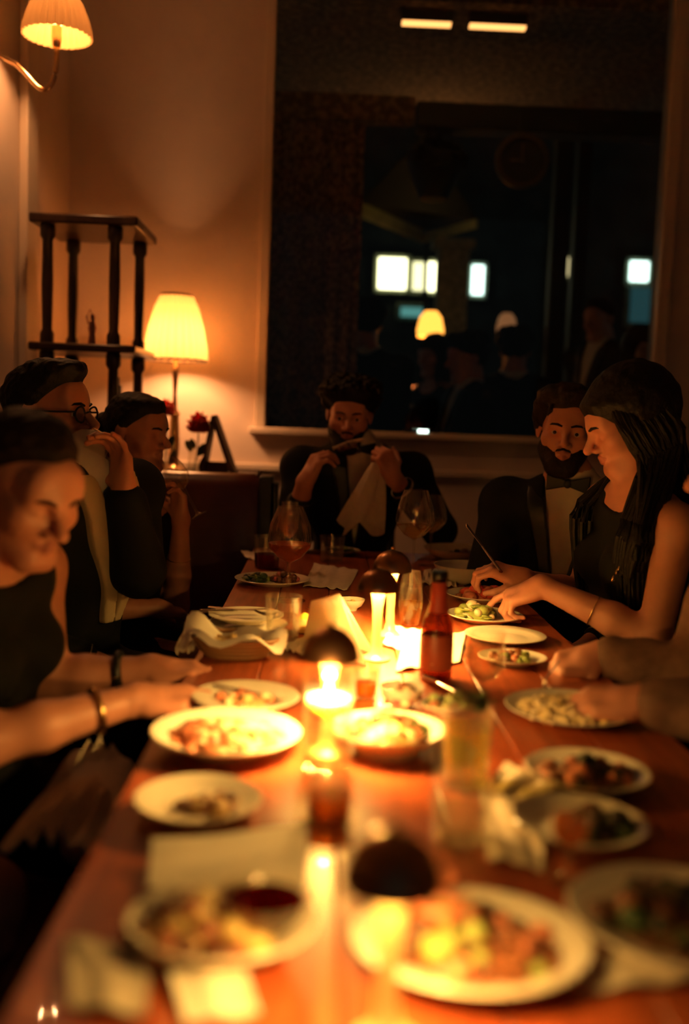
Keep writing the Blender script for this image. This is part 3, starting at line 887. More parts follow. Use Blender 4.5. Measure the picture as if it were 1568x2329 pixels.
def head_prims(c, R, s=1.0, nose=1.0, closed=False, jaw=1.0, open_mouth=False):
    def P(x, y, z): return c + R @ (np.array([x, y, z]) * s)
    p = [Ell(P(0, -0.018, 0.035), R, np.array([0.073, 0.094, 0.083]) * s, 0.02),
         Ell(P(0, 0.032, -0.030), R, np.array([0.058 * jaw, 0.060, 0.080]) * s, 0.03),
         Cap(P(0.014, 0.074, -0.097), P(-0.014, 0.074, -0.097), 0.018 * s, None, 0.025),
         Cap(P(0.047 * jaw, 0.005, -0.060), P(0.020, 0.062, -0.098), 0.019 * s, 0.016 * s, 0.03),
         Cap(P(-0.047 * jaw, 0.005, -0.060), P(-0.020, 0.062, -0.098), 0.019 * s, 0.016 * s, 0.03),
         Ell(P(0.043, 0.056, -0.022), R, np.array([0.021, 0.022, 0.018]) * s, 0.03), Ell(P(-0.043, 0.056, -0.022), R, np.array([0.021, 0.022, 0.018]) * s, 0.03),
         Cap(P(-0.036, 0.070, 0.020), P(-0.008, 0.084, 0.018), 0.011 * s, None, 0.02), Cap(P(0.036, 0.070, 0.020), P(0.008, 0.084, 0.018), 0.011 * s, None, 0.02),
         Ell(P(0, 0.068, 0.045), R, np.array([0.05, 0.02, 0.035]) * s, 0.03)]
    nz = [Cap(P(0, 0.086, 0.012), P(0, 0.110 + 0.008 * nose, -0.027), 0.0078 * s, 0.0112 * s, 0.012),
          Ell(P(0.012, 0.097, -0.034), R, np.array([0.009, 0.013, 0.008]) * s, 0.008), Ell(P(-0.012, 0.097, -0.034), R, np.array([0.009, 0.013, 0.008]) * s, 0.008)]
    zo = 0.005 if open_mouth else 0.0
    lips = [Cap(P(-0.019, 0.083, -0.057), P(0.0, 0.0925, -0.0545), 0.0045 * s, 0.0055 * s, 0.007), Cap(P(0.019, 0.083, -0.057), P(0.0, 0.0925, -0.0545), 0.0045 * s, 0.0055 * s, 0.007),
            Cap(P(-0.016, 0.084, -0.064 - zo), P(0.0, 0.091, -0.0665 - zo), 0.005 * s, 0.0062 * s, 0.007), Cap(P(0.016, 0.084, -0.064 - zo), P(0.0, 0.091, -0.0665 - zo), 0.005 * s, 0.0062 * s, 0.007)]
    ears = []
    for sx in (-1, 1):
        ears += [Ell(P(sx * 0.077, -0.012, -0.002), R @ rotz(sx * 0.35), np.array([0.007, 0.017, 0.031]) * s, 0.008)]
    sock = [(Ell(P(sx * 0.031, 0.096, 0.001), R, np.array([0.019, 0.017, 0.0125]) * s), 0.012) for sx in (-1, 1)]
    lids = []
    for sx in (-1, 1):
        if closed:
            lids.append(Ell(P(sx * 0.031, 0.0715, -0.001), R, np.array([0.0155, 0.0135, 0.0125]) * s, 0.004))
        else:
            lids.append(Cap(P(sx * 0.031 - 0.014, 0.0735, 0.0062), P(sx * 0.031 + 0.014, 0.0735, 0.0062), 0.0075 * s, None, 0.005))
            lids.append(Cap(P(sx * 0.031 - 0.013, 0.071, -0.010), P(sx * 0.031 + 0.013, 0.071, -0.010), 0.0065 * s, None, 0.005))
    return p, nz + lips, ears, sock, lids, P

def hand_prims(w, f, n, side, curl=(0.5, 0.7, 0.4), splay=0.06, thumb=(0.5, 0.3), s=1.0, per=None, thumb_in=0.35):
    """w wrist point, f finger direction, n back-of-hand normal, side 'R' or 'L'"""
    f = unit(f); n = unit(n - f * np.dot(n, f))
    t = np.cross(n, f) if side == 'R' else np.cross(f, n)     # towards the thumb
    def P(x, y, z): return w + (t * x + f * y + n * z) * s
    R = np.stack([t, f, n], 1)
    pr = [Ell(P(0.002, 0.050, -0.002), R, np.array([0.038, 0.052, 0.0145]) * s, 0.012), Cap(P(0.022, 0.025, -0.006), P(0.020, 0.085, 0.0), 0.0125 * s, 0.0105 * s, 0.012),
          Cap(P(-0.020, 0.022, -0.006), P(-0.026, 0.078, -0.001), 0.0125 * s, 0.010 * s, 0.012), Cap(P(0, 0, 0), P(0, 0.03, 0), 0.022 * s, 0.020 * s, 0.02)]
    fingers = []; tips = []
    spec = [(0.027, 0.088, 0.041, 0.025, 0.020, 0.0088, 1.2), (0.008, 0.093, 0.045, 0.028, 0.021, 0.0090, 0.3), (-0.011, 0.089, 0.042, 0.026, 0.020, 0.0085, -0.5), (-0.028, 0.079, 0.033, 0.020, 0.018, 0.0075, -1.4)]
    for i, (x, y, l1, l2, l3, r, sp) in enumerate(spec):
        cu = per[i] if per else curl
        p = P(x, y, 0.0); a = 0.0
        d0 = unit(f * math.cos(splay * sp) + t * math.sin(splay * sp))
        seg = []; rr = r * s
        for L, c, r2 in ((l1, cu[0], 0.95), (l2, cu[1], 0.88), (l3, cu[2], 0.78)):
            a += c
            q = p + (d0 * math.cos(a) - n * math.sin(a)) * L * s
            seg.append(Cap(p, q, rr, r * r2 * s, 0.004)); p = q; rr = r * r2 * s
        fingers.append(Grp(seg, 0.006)); tips.append(p)
    # thumb leaves the side of the palm near its base
    p0 = P(0.022, 0.020, -0.008)
    d = unit(t * math.cos(thumb[0]) * 0.9 + f * math.sin(thumb[0] + 0.5) - n * thumb_in)
    p1 = p0 + d * 0.042 * s
    d2 = unit(d * math.cos(thumb[1]) + f * math.sin(thumb[1]) * 0.8 - n * math.sin(thumb[1]) * 0.5 - t * math.sin(thumb[1]) * 0.35)
    p2 = p1 + d2 * 0.032 * s
    d3 = unit(d2 + f * 0.15 - t * 0.25)
    p3 = p2 + d3 * 0.024 * s
    fingers.append(Grp([Cap(p0, p1, 0.0145 * s, 0.0110 * s, 0.006), Cap(p1, p2, 0.0108 * s, 0.0095 * s, 0.004), Cap(p2, p3, 0.0095 * s, 0.0078 * s, 0.004)], 0.010))
    tips.append(p3)
    for g in fingers: g.k = 0.007
    return pr, fingers, tips

def elbow(sh, wr, L1, L2, pole):
    sh = np.asarray(sh, float); wr = np.asarray(wr, float)
    d = wr - sh; D = np.linalg.norm(d); u = d / D
    D = min(D, (L1 + L2) * 0.999)
    a = (L1 * L1 - L2 * L2 + D * D) / (2 * D); hh = math.sqrt(max(L1 * L1 - a * a, 0))
    p = np.asarray(pole, float); p = unit(p - u * np.dot(p, u))
    return sh + u * a + p * hh

def person(label, head, hfwd, hup, bfwd, chest, pelvis, arms, sex='m', hair='short', clothes='tux', sh_w=0.19, beard=False, closed=False, skin=None,
           hairmat=None, glasses_on=False, fine=1.0, stand=False, open_mouth=False, sash=False, group=None, strap=False, hairlift=0.0, legdir=None, nose=1.0, v_open=0.07, brow=True, sh_drop=0.0, skirt=0.1):
    head = np.asarray(head, float); chest = np.asarray(chest, float); pelvis = np.asarray(pelvis, float)
    skin = skin or m_skin; hairmat = hairmat or m_hair
    HR = frame(hfwd, hup)
    up = unit(chest - pelvis)
    BR = frame(np.asarray(bfwd, float), up); br, bf = BR[:, 0], BR[:, 1]
    base = np.array([pelvis[0], pelvis[1], 0.0])
    root = thing('person', label, 'person', base, group)
    m = sex == 'm'
    k = 1.0 if m else 0.88
    # ---- body
    nb = chest + up * (0.205 if m else 0.19)          # neck base
    skull_low = head + HR @ np.array([0, -0.030, -0.065])
    torso = [Ell(pelvis, BR, np.array([0.165, 0.125, 0.12]) * (1.0 if m else 0.97), 0.06), Cap(pelvis + up * 0.05, chest - up * 0.08, 0.125 * k, 0.12 * k, 0.06),
             Ell(chest, BR, np.array([0.160 * k, 0.112 * k, 0.165]), 0.06), Cap(chest + up * 0.12 - br * 0.10 * k, chest + up * 0.12 + br * 0.10 * k, 0.072 * k, None, 0.06)]
    if not m:
        torso += [Ell(chest + up * 0.0 + bf * 0.085 + br * sx * 0.062, BR, np.array([0.055, 0.05, 0.055]), 0.03) for sx in (-1, 1)]
    neck = [Cap(nb - up * 0.03, skull_low, 0.056 * (1 if m else 0.84), 0.052 * (1 if m else 0.84), 0.03), Cap(nb + br * 0.09 * k - up * 0.035, nb + up * 0.035, 0.038 * k, 0.038 * k, 0.05), Cap(nb - br * 0.09 * k - up * 0.035, nb + up * 0.035, 0.038 * k, 0.038 * k, 0.05)]
    armsP = []; hands = []; allbody = list(torso) + list(neck); hb = []; hinfo = []; jt = {}
    for side, sx in (('R', 1), ('L', -1)):
        a = arms[side]
        sh = chest + up * (0.125 - sh_drop) + br * sx * sh_w + np.asarray(a.get('sh', (0, 0, 0)), float)
        wr = np.asarray(a['wrist'], float)
        L1, L2 = (0.295, 0.262) if m else (0.275, 0.245)
        el = np.asarray(a['elbow'], float) if 'elbow' in a else elbow(sh, wr, L1, L2, a.get('pole', (0, 0, -1)))
        r0, r1, r2, r3 = (0.056, 0.045, 0.045, 0.0275) if m else (0.046, 0.037, 0.038, 0.0235)
        ap = [Cap(sh, el, r0, r1, 0.03), Cap(el, el + (wr - el) * 0.35, r1 * 0.95, r2, 0.02), Cap(el + (wr - el) * 0.35, wr, r2, r3, 0.015)]
        shoulder = Ell(sh, BR, np.array([0.062, 0.062, 0.062]) * (1 if m else 0.82), 0.04)
        armsP.append((ap, shoulder, sh, el, wr)); jt[side] = (sh, el, wr)
        allbody += [shoulder] + ap
        hs = a.get('hs', 1.0 if m else 0.9)
        pr, fg, tips = hand_prims(wr, np.asarray(a['f'], float), np.asarray(a['n'], float), side, a.get('curl', (0.5, 0.7, 0.4)), a.get('splay', 0.06), a.get('thumb', (0.5, 0.3)), hs, a.get('per'), a.get('tin', 0.35))
        hands.append((pr, fg, wr)); hinfo.append((tips, pr))
        allbody += pr + fg
    legs = []
    ld = unit(np.array(bfwd, float) * np.array([1, 1, 0])) if legdir is None else unit(np.asarray(legdir, float))
    lr = np.cross(ld, (0, 0, 1.0))
    for sx in (-1, 1):
        hip = pelvis + lr * sx * 0.09 - np.array([0, 0, 0.03])
        if stand:
            kn = np.array([hip[0], hip[1], hip[2] * 0.52]) + ld * 0.02; an = np.array([hip[0], hip[1], 0.08]); toe = an + ld * 0.15 - np.array([0, 0, 0.045])
        else:
            kn = hip + ld * (0.42 if m else 0.40) + lr * sx * 0.04 + np.array([0, 0, 0.015]); an = np.array([kn[0], kn[1], 0.09]) - ld * 0.06; toe = an + ld * 0.14 - np.array([0, 0, 0.045])
        legs.append((hip, kn, an, toe))
        rr = (0.085, 0.058, 0.04) if m else (0.08, 0.054, 0.036)
        allbody += [Cap(hip, kn, rr[0], rr[1], 0.04), Cap(kn, an, rr[1], rr[2], 0.03), Cap(an, toe, 0.038, 0.028, 0.02)]
    hp, feat, ears, sock, lids, HP = head_prims(head, HR, 1.0 if m else 0.955, nose, closed, 1.0 if m else 0.93, open_mouth)
    hv = 0.0032 / fine
    V, F, FM = [], [], []
    nv = 0
    def addm(v, f, mi=0):
        nonlocal nv
        V.append(v); F.append(f + nv); FM.append(np.full(len(f), mi) if np.isscalar(mi) else mi); nv += len(v)
    # head box
    hlo, hhi = bounds(hp + feat + ears, 0.012)
    hlo = np.minimum(hlo, np.minimum(skull_low, nb) - 0.06); hhi = np.maximum(hhi, skull_low + 0.05)
    hlo[2] = min(hlo[2], nb[2] + 0.03)
    cuts = [((lambda e: (lambda X, Y, Z: e.d(X, Y, Z)))(e), kk) for e, kk in sock]
    trunk = Grp(torso + neck + [a[1] for a in armsP]); trunk.k = 0.014
    Fh, lo = field(hp + [trunk], hlo, hhi, hv, cuts)
    # features go on after the sockets are cut
    n3 = np.array(Fh.shape); ax = [lo[i] + hv * np.arange(n3[i]) for i in range(3)]
    for p in feat + ears + lids:
        a, b = p.box(); mg = 0.03
        i0 = np.maximum(np.floor((a - mg - lo) / hv).astype(int), 0); i1 = np.minimum(np.ceil((b + mg - lo) / hv).astype(int) + 1, n3)
        if (i1 <= i0).any(): continue
        sl = tuple(slice(i0[i], i1[i]) for i in range(3))
        Fh[sl] = smin(Fh[sl], p.d(ax[0][sl[0]][:, None, None], ax[1][sl[1]][None, :, None], ax[2][sl[2]][None, None, :]).astype(np.float32), p.k)
    v, f = nets(Fh, lo, hv)
    addm(v, f)
    lp_ = [q.grow(0.0006) for q in feat[3:]]
    a, b = bounds(lp_, 0.006)
    Fl, ll = field(lp_, a, b, 0.0020 / fine); v, f = nets(Fl, ll, 0.0020 / fine); addm(v, f, 1)
    hbox = (hlo + hv * 1.5, hhi - hv * 1.5)
    boxes = [hbox]
    for pr, fg, wr in hands:
        a, b = bounds(pr + fg, 0.010)
        hv2 = 0.0030 / fine
        near = [p for p in allbody if not any(p is q for q in fg)]
        Fq, lo2 = field([p for p in near if isinstance(p, Cap)] + pr + fg, a, b, hv2)
        v, f = nets(Fq, lo2, hv2); addm(v, f)
        boxes.append((a + hv2 * 1.5, b - hv2 * 1.5))
    bv = 0.009 if fine >= 0.9 else 0.014
    if clothes in ('dress', 'dress_sleeve'): bv = 0.006
    a, b = bounds(allbody, 0.02)
    Fb, lo3 = field(allbody, a, b, bv)
    v, f = nets(Fb, lo3, bv)
    c4 = v[f].mean(1); keep = np.ones(len(f), bool)
    for (x0, x1) in boxes: keep &= ~((c4 > x0).all(1) & (c4 < x1).all(1))
    addm(v, f[keep])
    # eyes
    for sx in (-1, 1):
        if closed: break
        for (rr, yy, mi) in ((0.0125, 0.0700, 2), (0.0068, 0.0768, 3)):
            e = B().ell((0, 0, 0), (rr, rr, rr), None, 16, 10)
            ev = np.array(e.v) + HP(sx * 0.031, yy, -0.0015)
            q = np.array([fc if len(fc) == 4 else (fc[0], fc[1], fc[2], fc[2]) for fc in e.f])
            tri = q[:, 2] == q[:, 3]
            addm(ev, q[~tri], mi)
    VV = np.concatenate(V); FF = np.concatenate(F)
    # smooth all
    mk('body', VV, FF, [skin, m_lip, m_eye, m_iris], root, smooth='full', fmat=np.concatenate(FM))

    def sdf_obj(name, prims, h, material, cuts=(), post=None, pad=0.02, parent=None, after=()):
        a, b = bounds(list(prims) + list(after), pad)
        Fq, l = field(prims, a, b, h, cuts, post, after)
        v, f = nets(Fq, l, h)
        if len(f) == 0: return None
        return mk(name, v, f, material, parent or root, smooth='full')
    def hl(X, Y, Z):                               # head-local coordinates
        px, py, pz = X - head[0], Y - head[1], Z - head[2]
        return [px * HR[0, i] + py * HR[1, i] + pz * HR[2, i] for i in range(3)]
    def cl(X, Y, Z):                               # chest-local coordinates
        px, py, pz = X - chest[0], Y - chest[1], Z - chest[2]
        return [px * BR[0, i] + py * BR[1, i] + pz * BR[2, i] for i in range(3)]
    # ---- hair
    hh = 0.0045 / fine
    scalp = [hp[0], hp[-1], hp[7], hp[8]]
    def grown(y0, slope, g, soft, noise=None, part=0.0):
        """hair stands g proud of the scalp and dives under the skin at the hairline"""
        def f(X, Y, Z):
            x, y, z = hl(X, Y, Z)
            d1 = (z - slope * (y - y0) + part * x + 0.004 * np.sin(x * 90) - 3.0 * x * x * (y > 0)) / math.sqrt(1 + slope * slope)
            s = np.clip(d1 / soft, -1.6, 1)
            r = -g * s
            if noise is not None: r = r + noise(X, Y, Z) * np.clip(s, 0, 1)
            return r
        return f
    if hair == 'curly':
        curls = [Ell(HP(0.066 * math.cos(t), -0.012 + 0.075 * math.sin(t), 0.075 + 0.02 * math.sin(5 * t)), HR, (0.032, 0.032, 0.028), 0.02) for t in np.linspace(0, 2 * math.pi, 14)[:-1]]
        sdf_obj('hair', scalp + curls + [Ell(HP(0, -0.01, 0.090), HR, (0.065, 0.07, 0.026), 0.03)], hh, hairmat, [], grown(0.012, 0.92, 0.016, 0.025, lambda X, Y, Z: wave(0.005, 170, 1.0)(X, Y, Z) + wave(0.003, 330, 2.0)(X, Y, Z)), pad=0.04)
    elif hair == 'swept':
        sdf_obj('hair', scalp + [Ell(HP(0.015, 0.03, 0.098), HR @ roty(0.15), (0.062, 0.062, 0.026), 0.02), Ell(HP(-0.062, -0.015, 0.045), HR, (0.024, 0.05, 0.05), 0.02), Ell(HP(0.062, -0.015, 0.045), HR, (0.024, 0.05, 0.05), 0.02)], hh, hairmat, [],
                grown(0.006, 0.95, 0.014, 0.022, wave(0.003, 130, 0.4), 0.10), pad=0.04, after=[Cap(HP(0.052, 0.075, 0.085), HP(0.050, 0.090, 0.060), 0.007, 0.005, 0.01), Cap(HP(0.050, 0.090, 0.060), HP(0.058, 0.084, 0.042), 0.005, 0.003, 0.01)])
    elif hair == 'short':
        sdf_obj('hair', scalp + [Ell(HP(0, 0.03, 0.100), HR, (0.055, 0.062, 0.022), 0.02)], hh, hairmat, [], grown(-0.002, 1.0, 0.010, 0.02, wave(0.002, 140, 0.7)), pad=0.04)
    elif hair in ('bun', 'pulled'):
        sdf_obj('hair', scalp + [Ell(HP(0, 0.0 if hair == 'bun' else -0.03, 0.092), HR, (0.055, 0.07 if hair == 'bun' else 0.05, 0.020), 0.02)], hh, hairmat, [], grown(0.006 if hair == 'bun' else -0.026, 0.90, 0.009, 0.02, wave(0.0012, 200, 0.7)), pad=0.04,
                after=[Ell(HP(0, -0.128, 0.015 if hair == 'bun' else -0.03), HR, (0.040, 0.036, 0.040), 0.015)])
    elif hair in ('long', 'bob'):
        hq = sdf_obj('hair', scalp + [Ell(HP(0, -0.035, 0.035), HR, (0.085, 0.095, 0.095), 0.03)], hh, hairmat, [], grown(0.022, 0.80, 0.012, 0.02, wave(0.0015, 120, 0.3)), pad=0.04)
        lock = B(); rng = random.Random(7)
        if hair == 'bob':
            for i in range(70):
                an = rng.uniform(0.75, 2 * math.pi - 0.75)
                x, y = 0.088 * math.sin(an), 0.085 * math.cos(an) - 0.025
                p0 = HP(x * 0.9, y * 0.9, 0.06 - rng.uniform(0, 0.05)); p1 = HP(x * 1.08, y * 1.05, -0.03)
                L = rng.uniform(0.10, 0.15); d = np.array([0, 0, -1.0])
                jit = lambda q: np.array([rng.uniform(-1, 1), rng.uniform(-1, 1), 0]) * q
                lock.tube([p0, p1, p1 + d * L * 0.4 + jit(0.01), p1 + d * L * 0.75 + jit(0.012), p1 + d * L + jit(0.015)], [0.008, 0.013, 0.013, 0.011, 0.003], 6)
        else:
            for i in range(340):
                sd = -1 if i % 5 else 1
                u = rng.random()
                front = rng.random() < 0.72
                x, y = sd * rng.uniform(0.072, 0.092), (0.048 - 0.13 * u)
                p0 = HP(x * 0.75, y * 0.9, 0.085 - 0.06 * rng.random()); p1 = HP(x * 1.02, y, 0.0); p2 = HP(x * 1.05, y * 0.9 - 0.01, -0.085)
                if front:
                    lx, ly = sd * rng.uniform(0.075, 0.150), rng.uniform(0.05, 0.115)
                    q = [chest + br * lx * 1.05 + bf * (ly - 0.02) + up * 0.13, chest + br * lx + bf * (ly + 0.012) + up * 0.02, chest + br * lx * 0.95 + bf * (ly + 0.012) - up * rng.uniform(-0.02, 0.16)]
                else:
                    lx = sd * rng.uniform(0.0, 0.12)
                    q = [chest + br * lx - bf * 0.10 + up * 0.14, chest + br * lx - bf * 0.15 + up * 0.02, chest + br * lx - bf * 0.15 - up * rng.uniform(0.05, 0.13)]
                pts = [p0, p1, p2] + q
                # smooth the path
                sp = []
                for j in range(len(pts) - 1):
                    a0, b0 = pts[j], pts[j + 1]; m0 = (pts[j + 1] - pts[max(j - 1, 0)]) * 0.5; m1 = (pts[min(j + 2, len(pts) - 1)] - pts[j]) * 0.5
                    for t_ in (0, 0.34, 0.67):
                        h00, h10, h01, h11 = 2 * t_ ** 3 - 3 * t_ ** 2 + 1, t_ ** 3 - 2 * t_ ** 2 + t_, -2 * t_ ** 3 + 3 * t_ ** 2, t_ ** 3 - t_ ** 2
                        sp.append(a0 * h00 + m0 * h10 + b0 * h01 + m1 * h11)
                sp.append(pts[-1])
                nn = len(sp)
                lock.tube(sp, [0.0028 + 0.0038 * math.sin(math.pi * min(1, (k_ + 1) / nn * 0.9)) for k_ in range(nn - 1)] + [0.0006], 6)
        lock.build('hair_lock', hairmat, root)
    # ---- brows and beard
    if brow:
        for sx in (-1, 1):
            B().tube([HP(sx * 0.012, 0.0985, 0.019), HP(sx * 0.026, 0.0955, 0.0235), HP(sx * 0.040, 0.0865, 0.0225), HP(sx * 0.050, 0.077, 0.017)], [0.0038, 0.0048, 0.004, 0.0015], 6, 0.8).build('eyebrow', hairmat, root)
    if beard:
        mouth = Ell(HP(0, 0.094, -0.0615), HR, (0.019, 0.03, 0.0085))
        def bg(X, Y, Z):
            x, y, z = hl(X, Y, Z)
            top = -0.046 + 0.045 * np.clip((np.abs(x) - 0.040) / 0.026, 0, 1) - 0.012 * np.clip(1 - np.abs(np.abs(x) - 0.028) / 0.012, 0, 1)
            dd = np.minimum(np.minimum(top - z, y - 0.005), mouth.d(X, Y, Z) * 1.2)
            s = np.clip(dd / 0.010, -1.5, 1)
            return -0.0065 * s + 0.0015 * np.sin(X * 700) * np.sin(Y * 640) * np.sin(Z * 610) * np.clip(s, 0, 1)
        pr = list(hp[1:5]) + [Cap(HP(-0.026, 0.078, -0.052), HP(0, 0.090, -0.0455), 0.003, 0.004, 0.008), Cap(HP(0.026, 0.078, -0.052), HP(0, 0.090, -0.0455), 0.003, 0.004, 0.008), Ell(HP(0, 0.066, -0.104), HR, (0.030, 0.022, 0.018), 0.02)]
        sdf_obj('beard', pr, 0.0034 / fine, hairmat, [], bg)
    # ---- clothes
    ch = 0.0075 / min(fine, 1.0)
    tors = torso + [a[1] for a in armsP]
    def sleeve(a, frac, g):
        ap, shd, sh, el, wr = a
        e = el + (wr - el) * frac
        return [Cap(sh, el, ap[0].ra + g, ap[0].rb + g * 1.2, 0.03), Cap(el, e, ap[0].rb + g * 1.2, ap[0].rb * 0.78 + g, 0.02)]
    def necktop(cut):                              # keep below the collar
        def f(X, Y, Z):
            x, y, z = cl(X, Y, Z)
            return cut - z + 0.25 * y * 0
        return f
    if clothes in ('tux', 'suit'):
        nax = unit(skull_low - nb)
        shp = [p.grow(0.007) for p in torso] + [p.grow(0.006) for p in neck[1:]] + [Cap(nb - nax * 0.03, nb + nax * 0.06, 0.064, 0.060, 0.02)]
        hole = Cap(nb + up * 0.02, skull_low + up * 0.03, 0.057, 0.058)
        def collar(X, Y, Z): return 0.040 - ((X - nb[0]) * nax[0] + (Y - nb[1]) * nax[1] + (Z - nb[2]) * nax[2])
        sdf_obj('shirt', shp, 0.006 / min(fine, 1), m_shirt, [(collar, 0.004)], wave(0.001, 60))
        jk = [p.grow(0.020) for p in torso] + [a[1].grow(0.020) for a in armsP] + [Cap(nb - br * 0.05 - up * 0.03, nb + br * 0.05 - up * 0.03, 0.066, None, 0.04)]
        slv = []
        for a, sd_ in zip(armsP, ('R', 'L')): slv += sleeve(a, arms[sd_].get('slv', 0.86), 0.014)
        zb_, zt2 = -0.17, 0.22
        def vee(X, Y, Z):
            x, y, z = cl(X, Y, Z)
            w = v_open * np.clip((z - zb_) / (zt2 - zb_), 0, 1.6)
            d = np.abs(x) - w
            return np.where(z > zb_, np.maximum(d, 0.02 - y), 0.05 + 0 * x)
        def neckhole(X, Y, Z): return hole.grow(0.012).d(X, Y, Z)
        fold = wave(0.0022, 34, 0.9)
        sdf_obj('jacket', jk, ch, m_suit, [(vee, 0.004), (neckhole, 0.006)], fold, after=slv)
        for sx in ((1, -1)):
            def band(X, Y, Z, sx=sx):
                x, y, z = cl(X, Y, Z)
                w = v_open * np.clip((z - zb_) / (zt2 - zb_), 0, 1.6)
                wid = (0.026 + 0.03 * np.clip((z - zb_) / 0.3, 0, 1)) * (1.15 if sash else 1.0)
                d = 0.5 * wid - np.abs(x * sx - (w + 0.5 * wid))
                return np.minimum(np.minimum(d, y - 0.03), np.minimum(z - zb_, 0.19 - z))
            tp = [p.grow(0.036 if sash else 0.0255) for p in torso]
            sdf_obj('lapel', tp, 0.006, m_cream if sash else m_satin, [(band, 0.003)], fold, parent=root)
        for a, sd_ in zip(armsP, ('R', 'L')):
            ap, shd, sh, el, wr = a
            fr_ = arms[sd_].get('slv', 0.86)
            e0 = el + (wr - el) * (fr_ - 0.06); e1 = el + (wr - el) * (fr_ + 0.09)
            r = ap[0].rb * 0.78 + 0.010
            B().tube([e0, e1, e1 - (e1 - e0) * 0.3], [r, r * 0.97, r * 0.85], 20, cap=False).build('cuff', m_shirt, root)
        if clothes == 'tux':
            tp_ = nb + nax * 0.012 + bf * 0.078
            # find the collar front: a bow tie just proud of the shirt
            bt = B()
            for sx in (-1, 1):
                for (w0, w1, x0, x1) in ((0.010, 0.027, 0.006, 0.062),):
                    c_ = [tp_ + br * sx * x0 + up * w0 + bf * 0.008, tp_ + br * sx * x0 - up * w0 + bf * 0.008, tp_ + br * sx * x1 - up * w1 + bf * 0.0, tp_ + br * sx * x1 + up * w1 + bf * 0.0]
                    bk = [p - bf * 0.018 for p in c_]
                    bt.add(c_ + bk, [(0, 1, 2, 3), (7, 6, 5, 4), (0, 3, 7, 4), (1, 5, 6, 2), (2, 6, 7, 3), (0, 4, 5, 1)])
            bt.ell(tp_ + bf * 0.003, (0.013, 0.012, 0.014), BR)
            bevel(bt.build('bow_tie', m_satin, root), 0.003, 2)
        tr = [p.grow(0.012) for p in torso[:2]]
        for hip, kn, an, toe in legs: tr += [Cap(hip, kn, 0.098, 0.072, 0.04), Cap(kn, an, 0.072, 0.058, 0.03)]
        sdf_obj('trousers', tr, 0.012, m_suit, [], None)
        for _, _, an, toe in legs: sdf_obj('shoe', [Cap(an - np.array([0, 0, 0.02]), toe, 0.048, 0.036, 0.02)], 0.010, m_black)
    elif clothes in ('dress', 'dress_sleeve'):
        dr = [p.grow(0.009) for p in torso[:-1]] + [p.grow(0.009) for p in torso[4:]]
        top = 0.15
        def dcut(X, Y, Z):
            x, y, z = cl(X, Y, Z)
            straps = 0.030 - np.abs(np.abs(x) - 0.085)
            return np.maximum(top - z - 0.02 * np.cos(x * 20), np.minimum(straps, 0.30 - z))
        skp = []
        for hip, kn, an, toe in legs: skp += [Cap(hip, hip + (kn - hip) * skirt if skirt > 0.2 else kn + (an - kn) * (0.1 if not stand else 0.0), 0.096, 0.085, 0.08)]
        dprims = [p.grow(0.009) for p in torso] + skp
        if clothes == 'dress_sleeve':
            for a in armsP: pass
        sdf_obj('dress', dprims, 0.0075 / min(fine, 1), m_dress, [(dcut, 0.004)], wave(0.0015, 40, 0.5))
        if clothes == 'dress_sleeve':
            for a in armsP:
                ap, shd, sh, el, wr = a
                e = el + (wr - el) * 0.84
                pr = [Cap(sh, el, 0.060, 0.055, 0.03), Cap(el, e, 0.055, 0.043, 0.02)]
                sdf_obj('sleeve', pr, 0.006, m_sheer, [], wave(0.003, 50, 0.8))
        for _, _, an, toe in legs: sdf_obj('shoe', [Cap(an - np.array([0, 0, 0.03]), toe, 0.040, 0.030, 0.02)], 0.010, m_black)
    if glasses_on:
        g = B()
        for sx in (-1, 1):
            c_ = HP(sx * 0.033, 0.102, -0.002)
            pts = [c_ + HR @ np.array([0.024 * math.cos(t), -0.004 * abs(math.cos(t)), 0.019 * math.sin(t)]) for t in np.linspace(0, 2 * math.pi, 25)]
            g.tube(pts, 0.0024, 8, cap=False)
            g.tube([HP(sx * 0.056, 0.100, 0.004), HP(sx * 0.076, 0.06, 0.004), HP(sx * 0.084, -0.005, 0.006), HP(sx * 0.080, -0.03, -0.012)], 0.0024, 8)
        g.tube([HP(-0.010, 0.102, 0.002), HP(0, 0.108, 0.006), HP(0.010, 0.102, 0.002)], 0.0022, 8)
        go = g.build('eyeglasses', m_black, root)
        for sx in (-1, 1):
            c_ = HP(sx * 0.033, 0.102, -0.002)
            B().lathe([(0, 0), (0.0225, 0), (0.0225, 0.0012), (0, 0.0012)], c_, 24, sy=0.8, R=HR @ rotx(math.pi / 2)).build('lens', m_glass, go)
    return dict(root=root, tips=hinfo, joints=jt, HP=HP, HR=HR, head=head, BR=BR, chest=chest, nb=nb, legs=legs)
# ------------------------------------------------------------------ the diners
W = ony
A = np.array
def rest(wr, f=(1, 0, 0), n=(0, 0, 1), **k):
    d = dict(wrist=A(wr, float), f=A(f, float), n=A(n, float)); d.update(k); return d

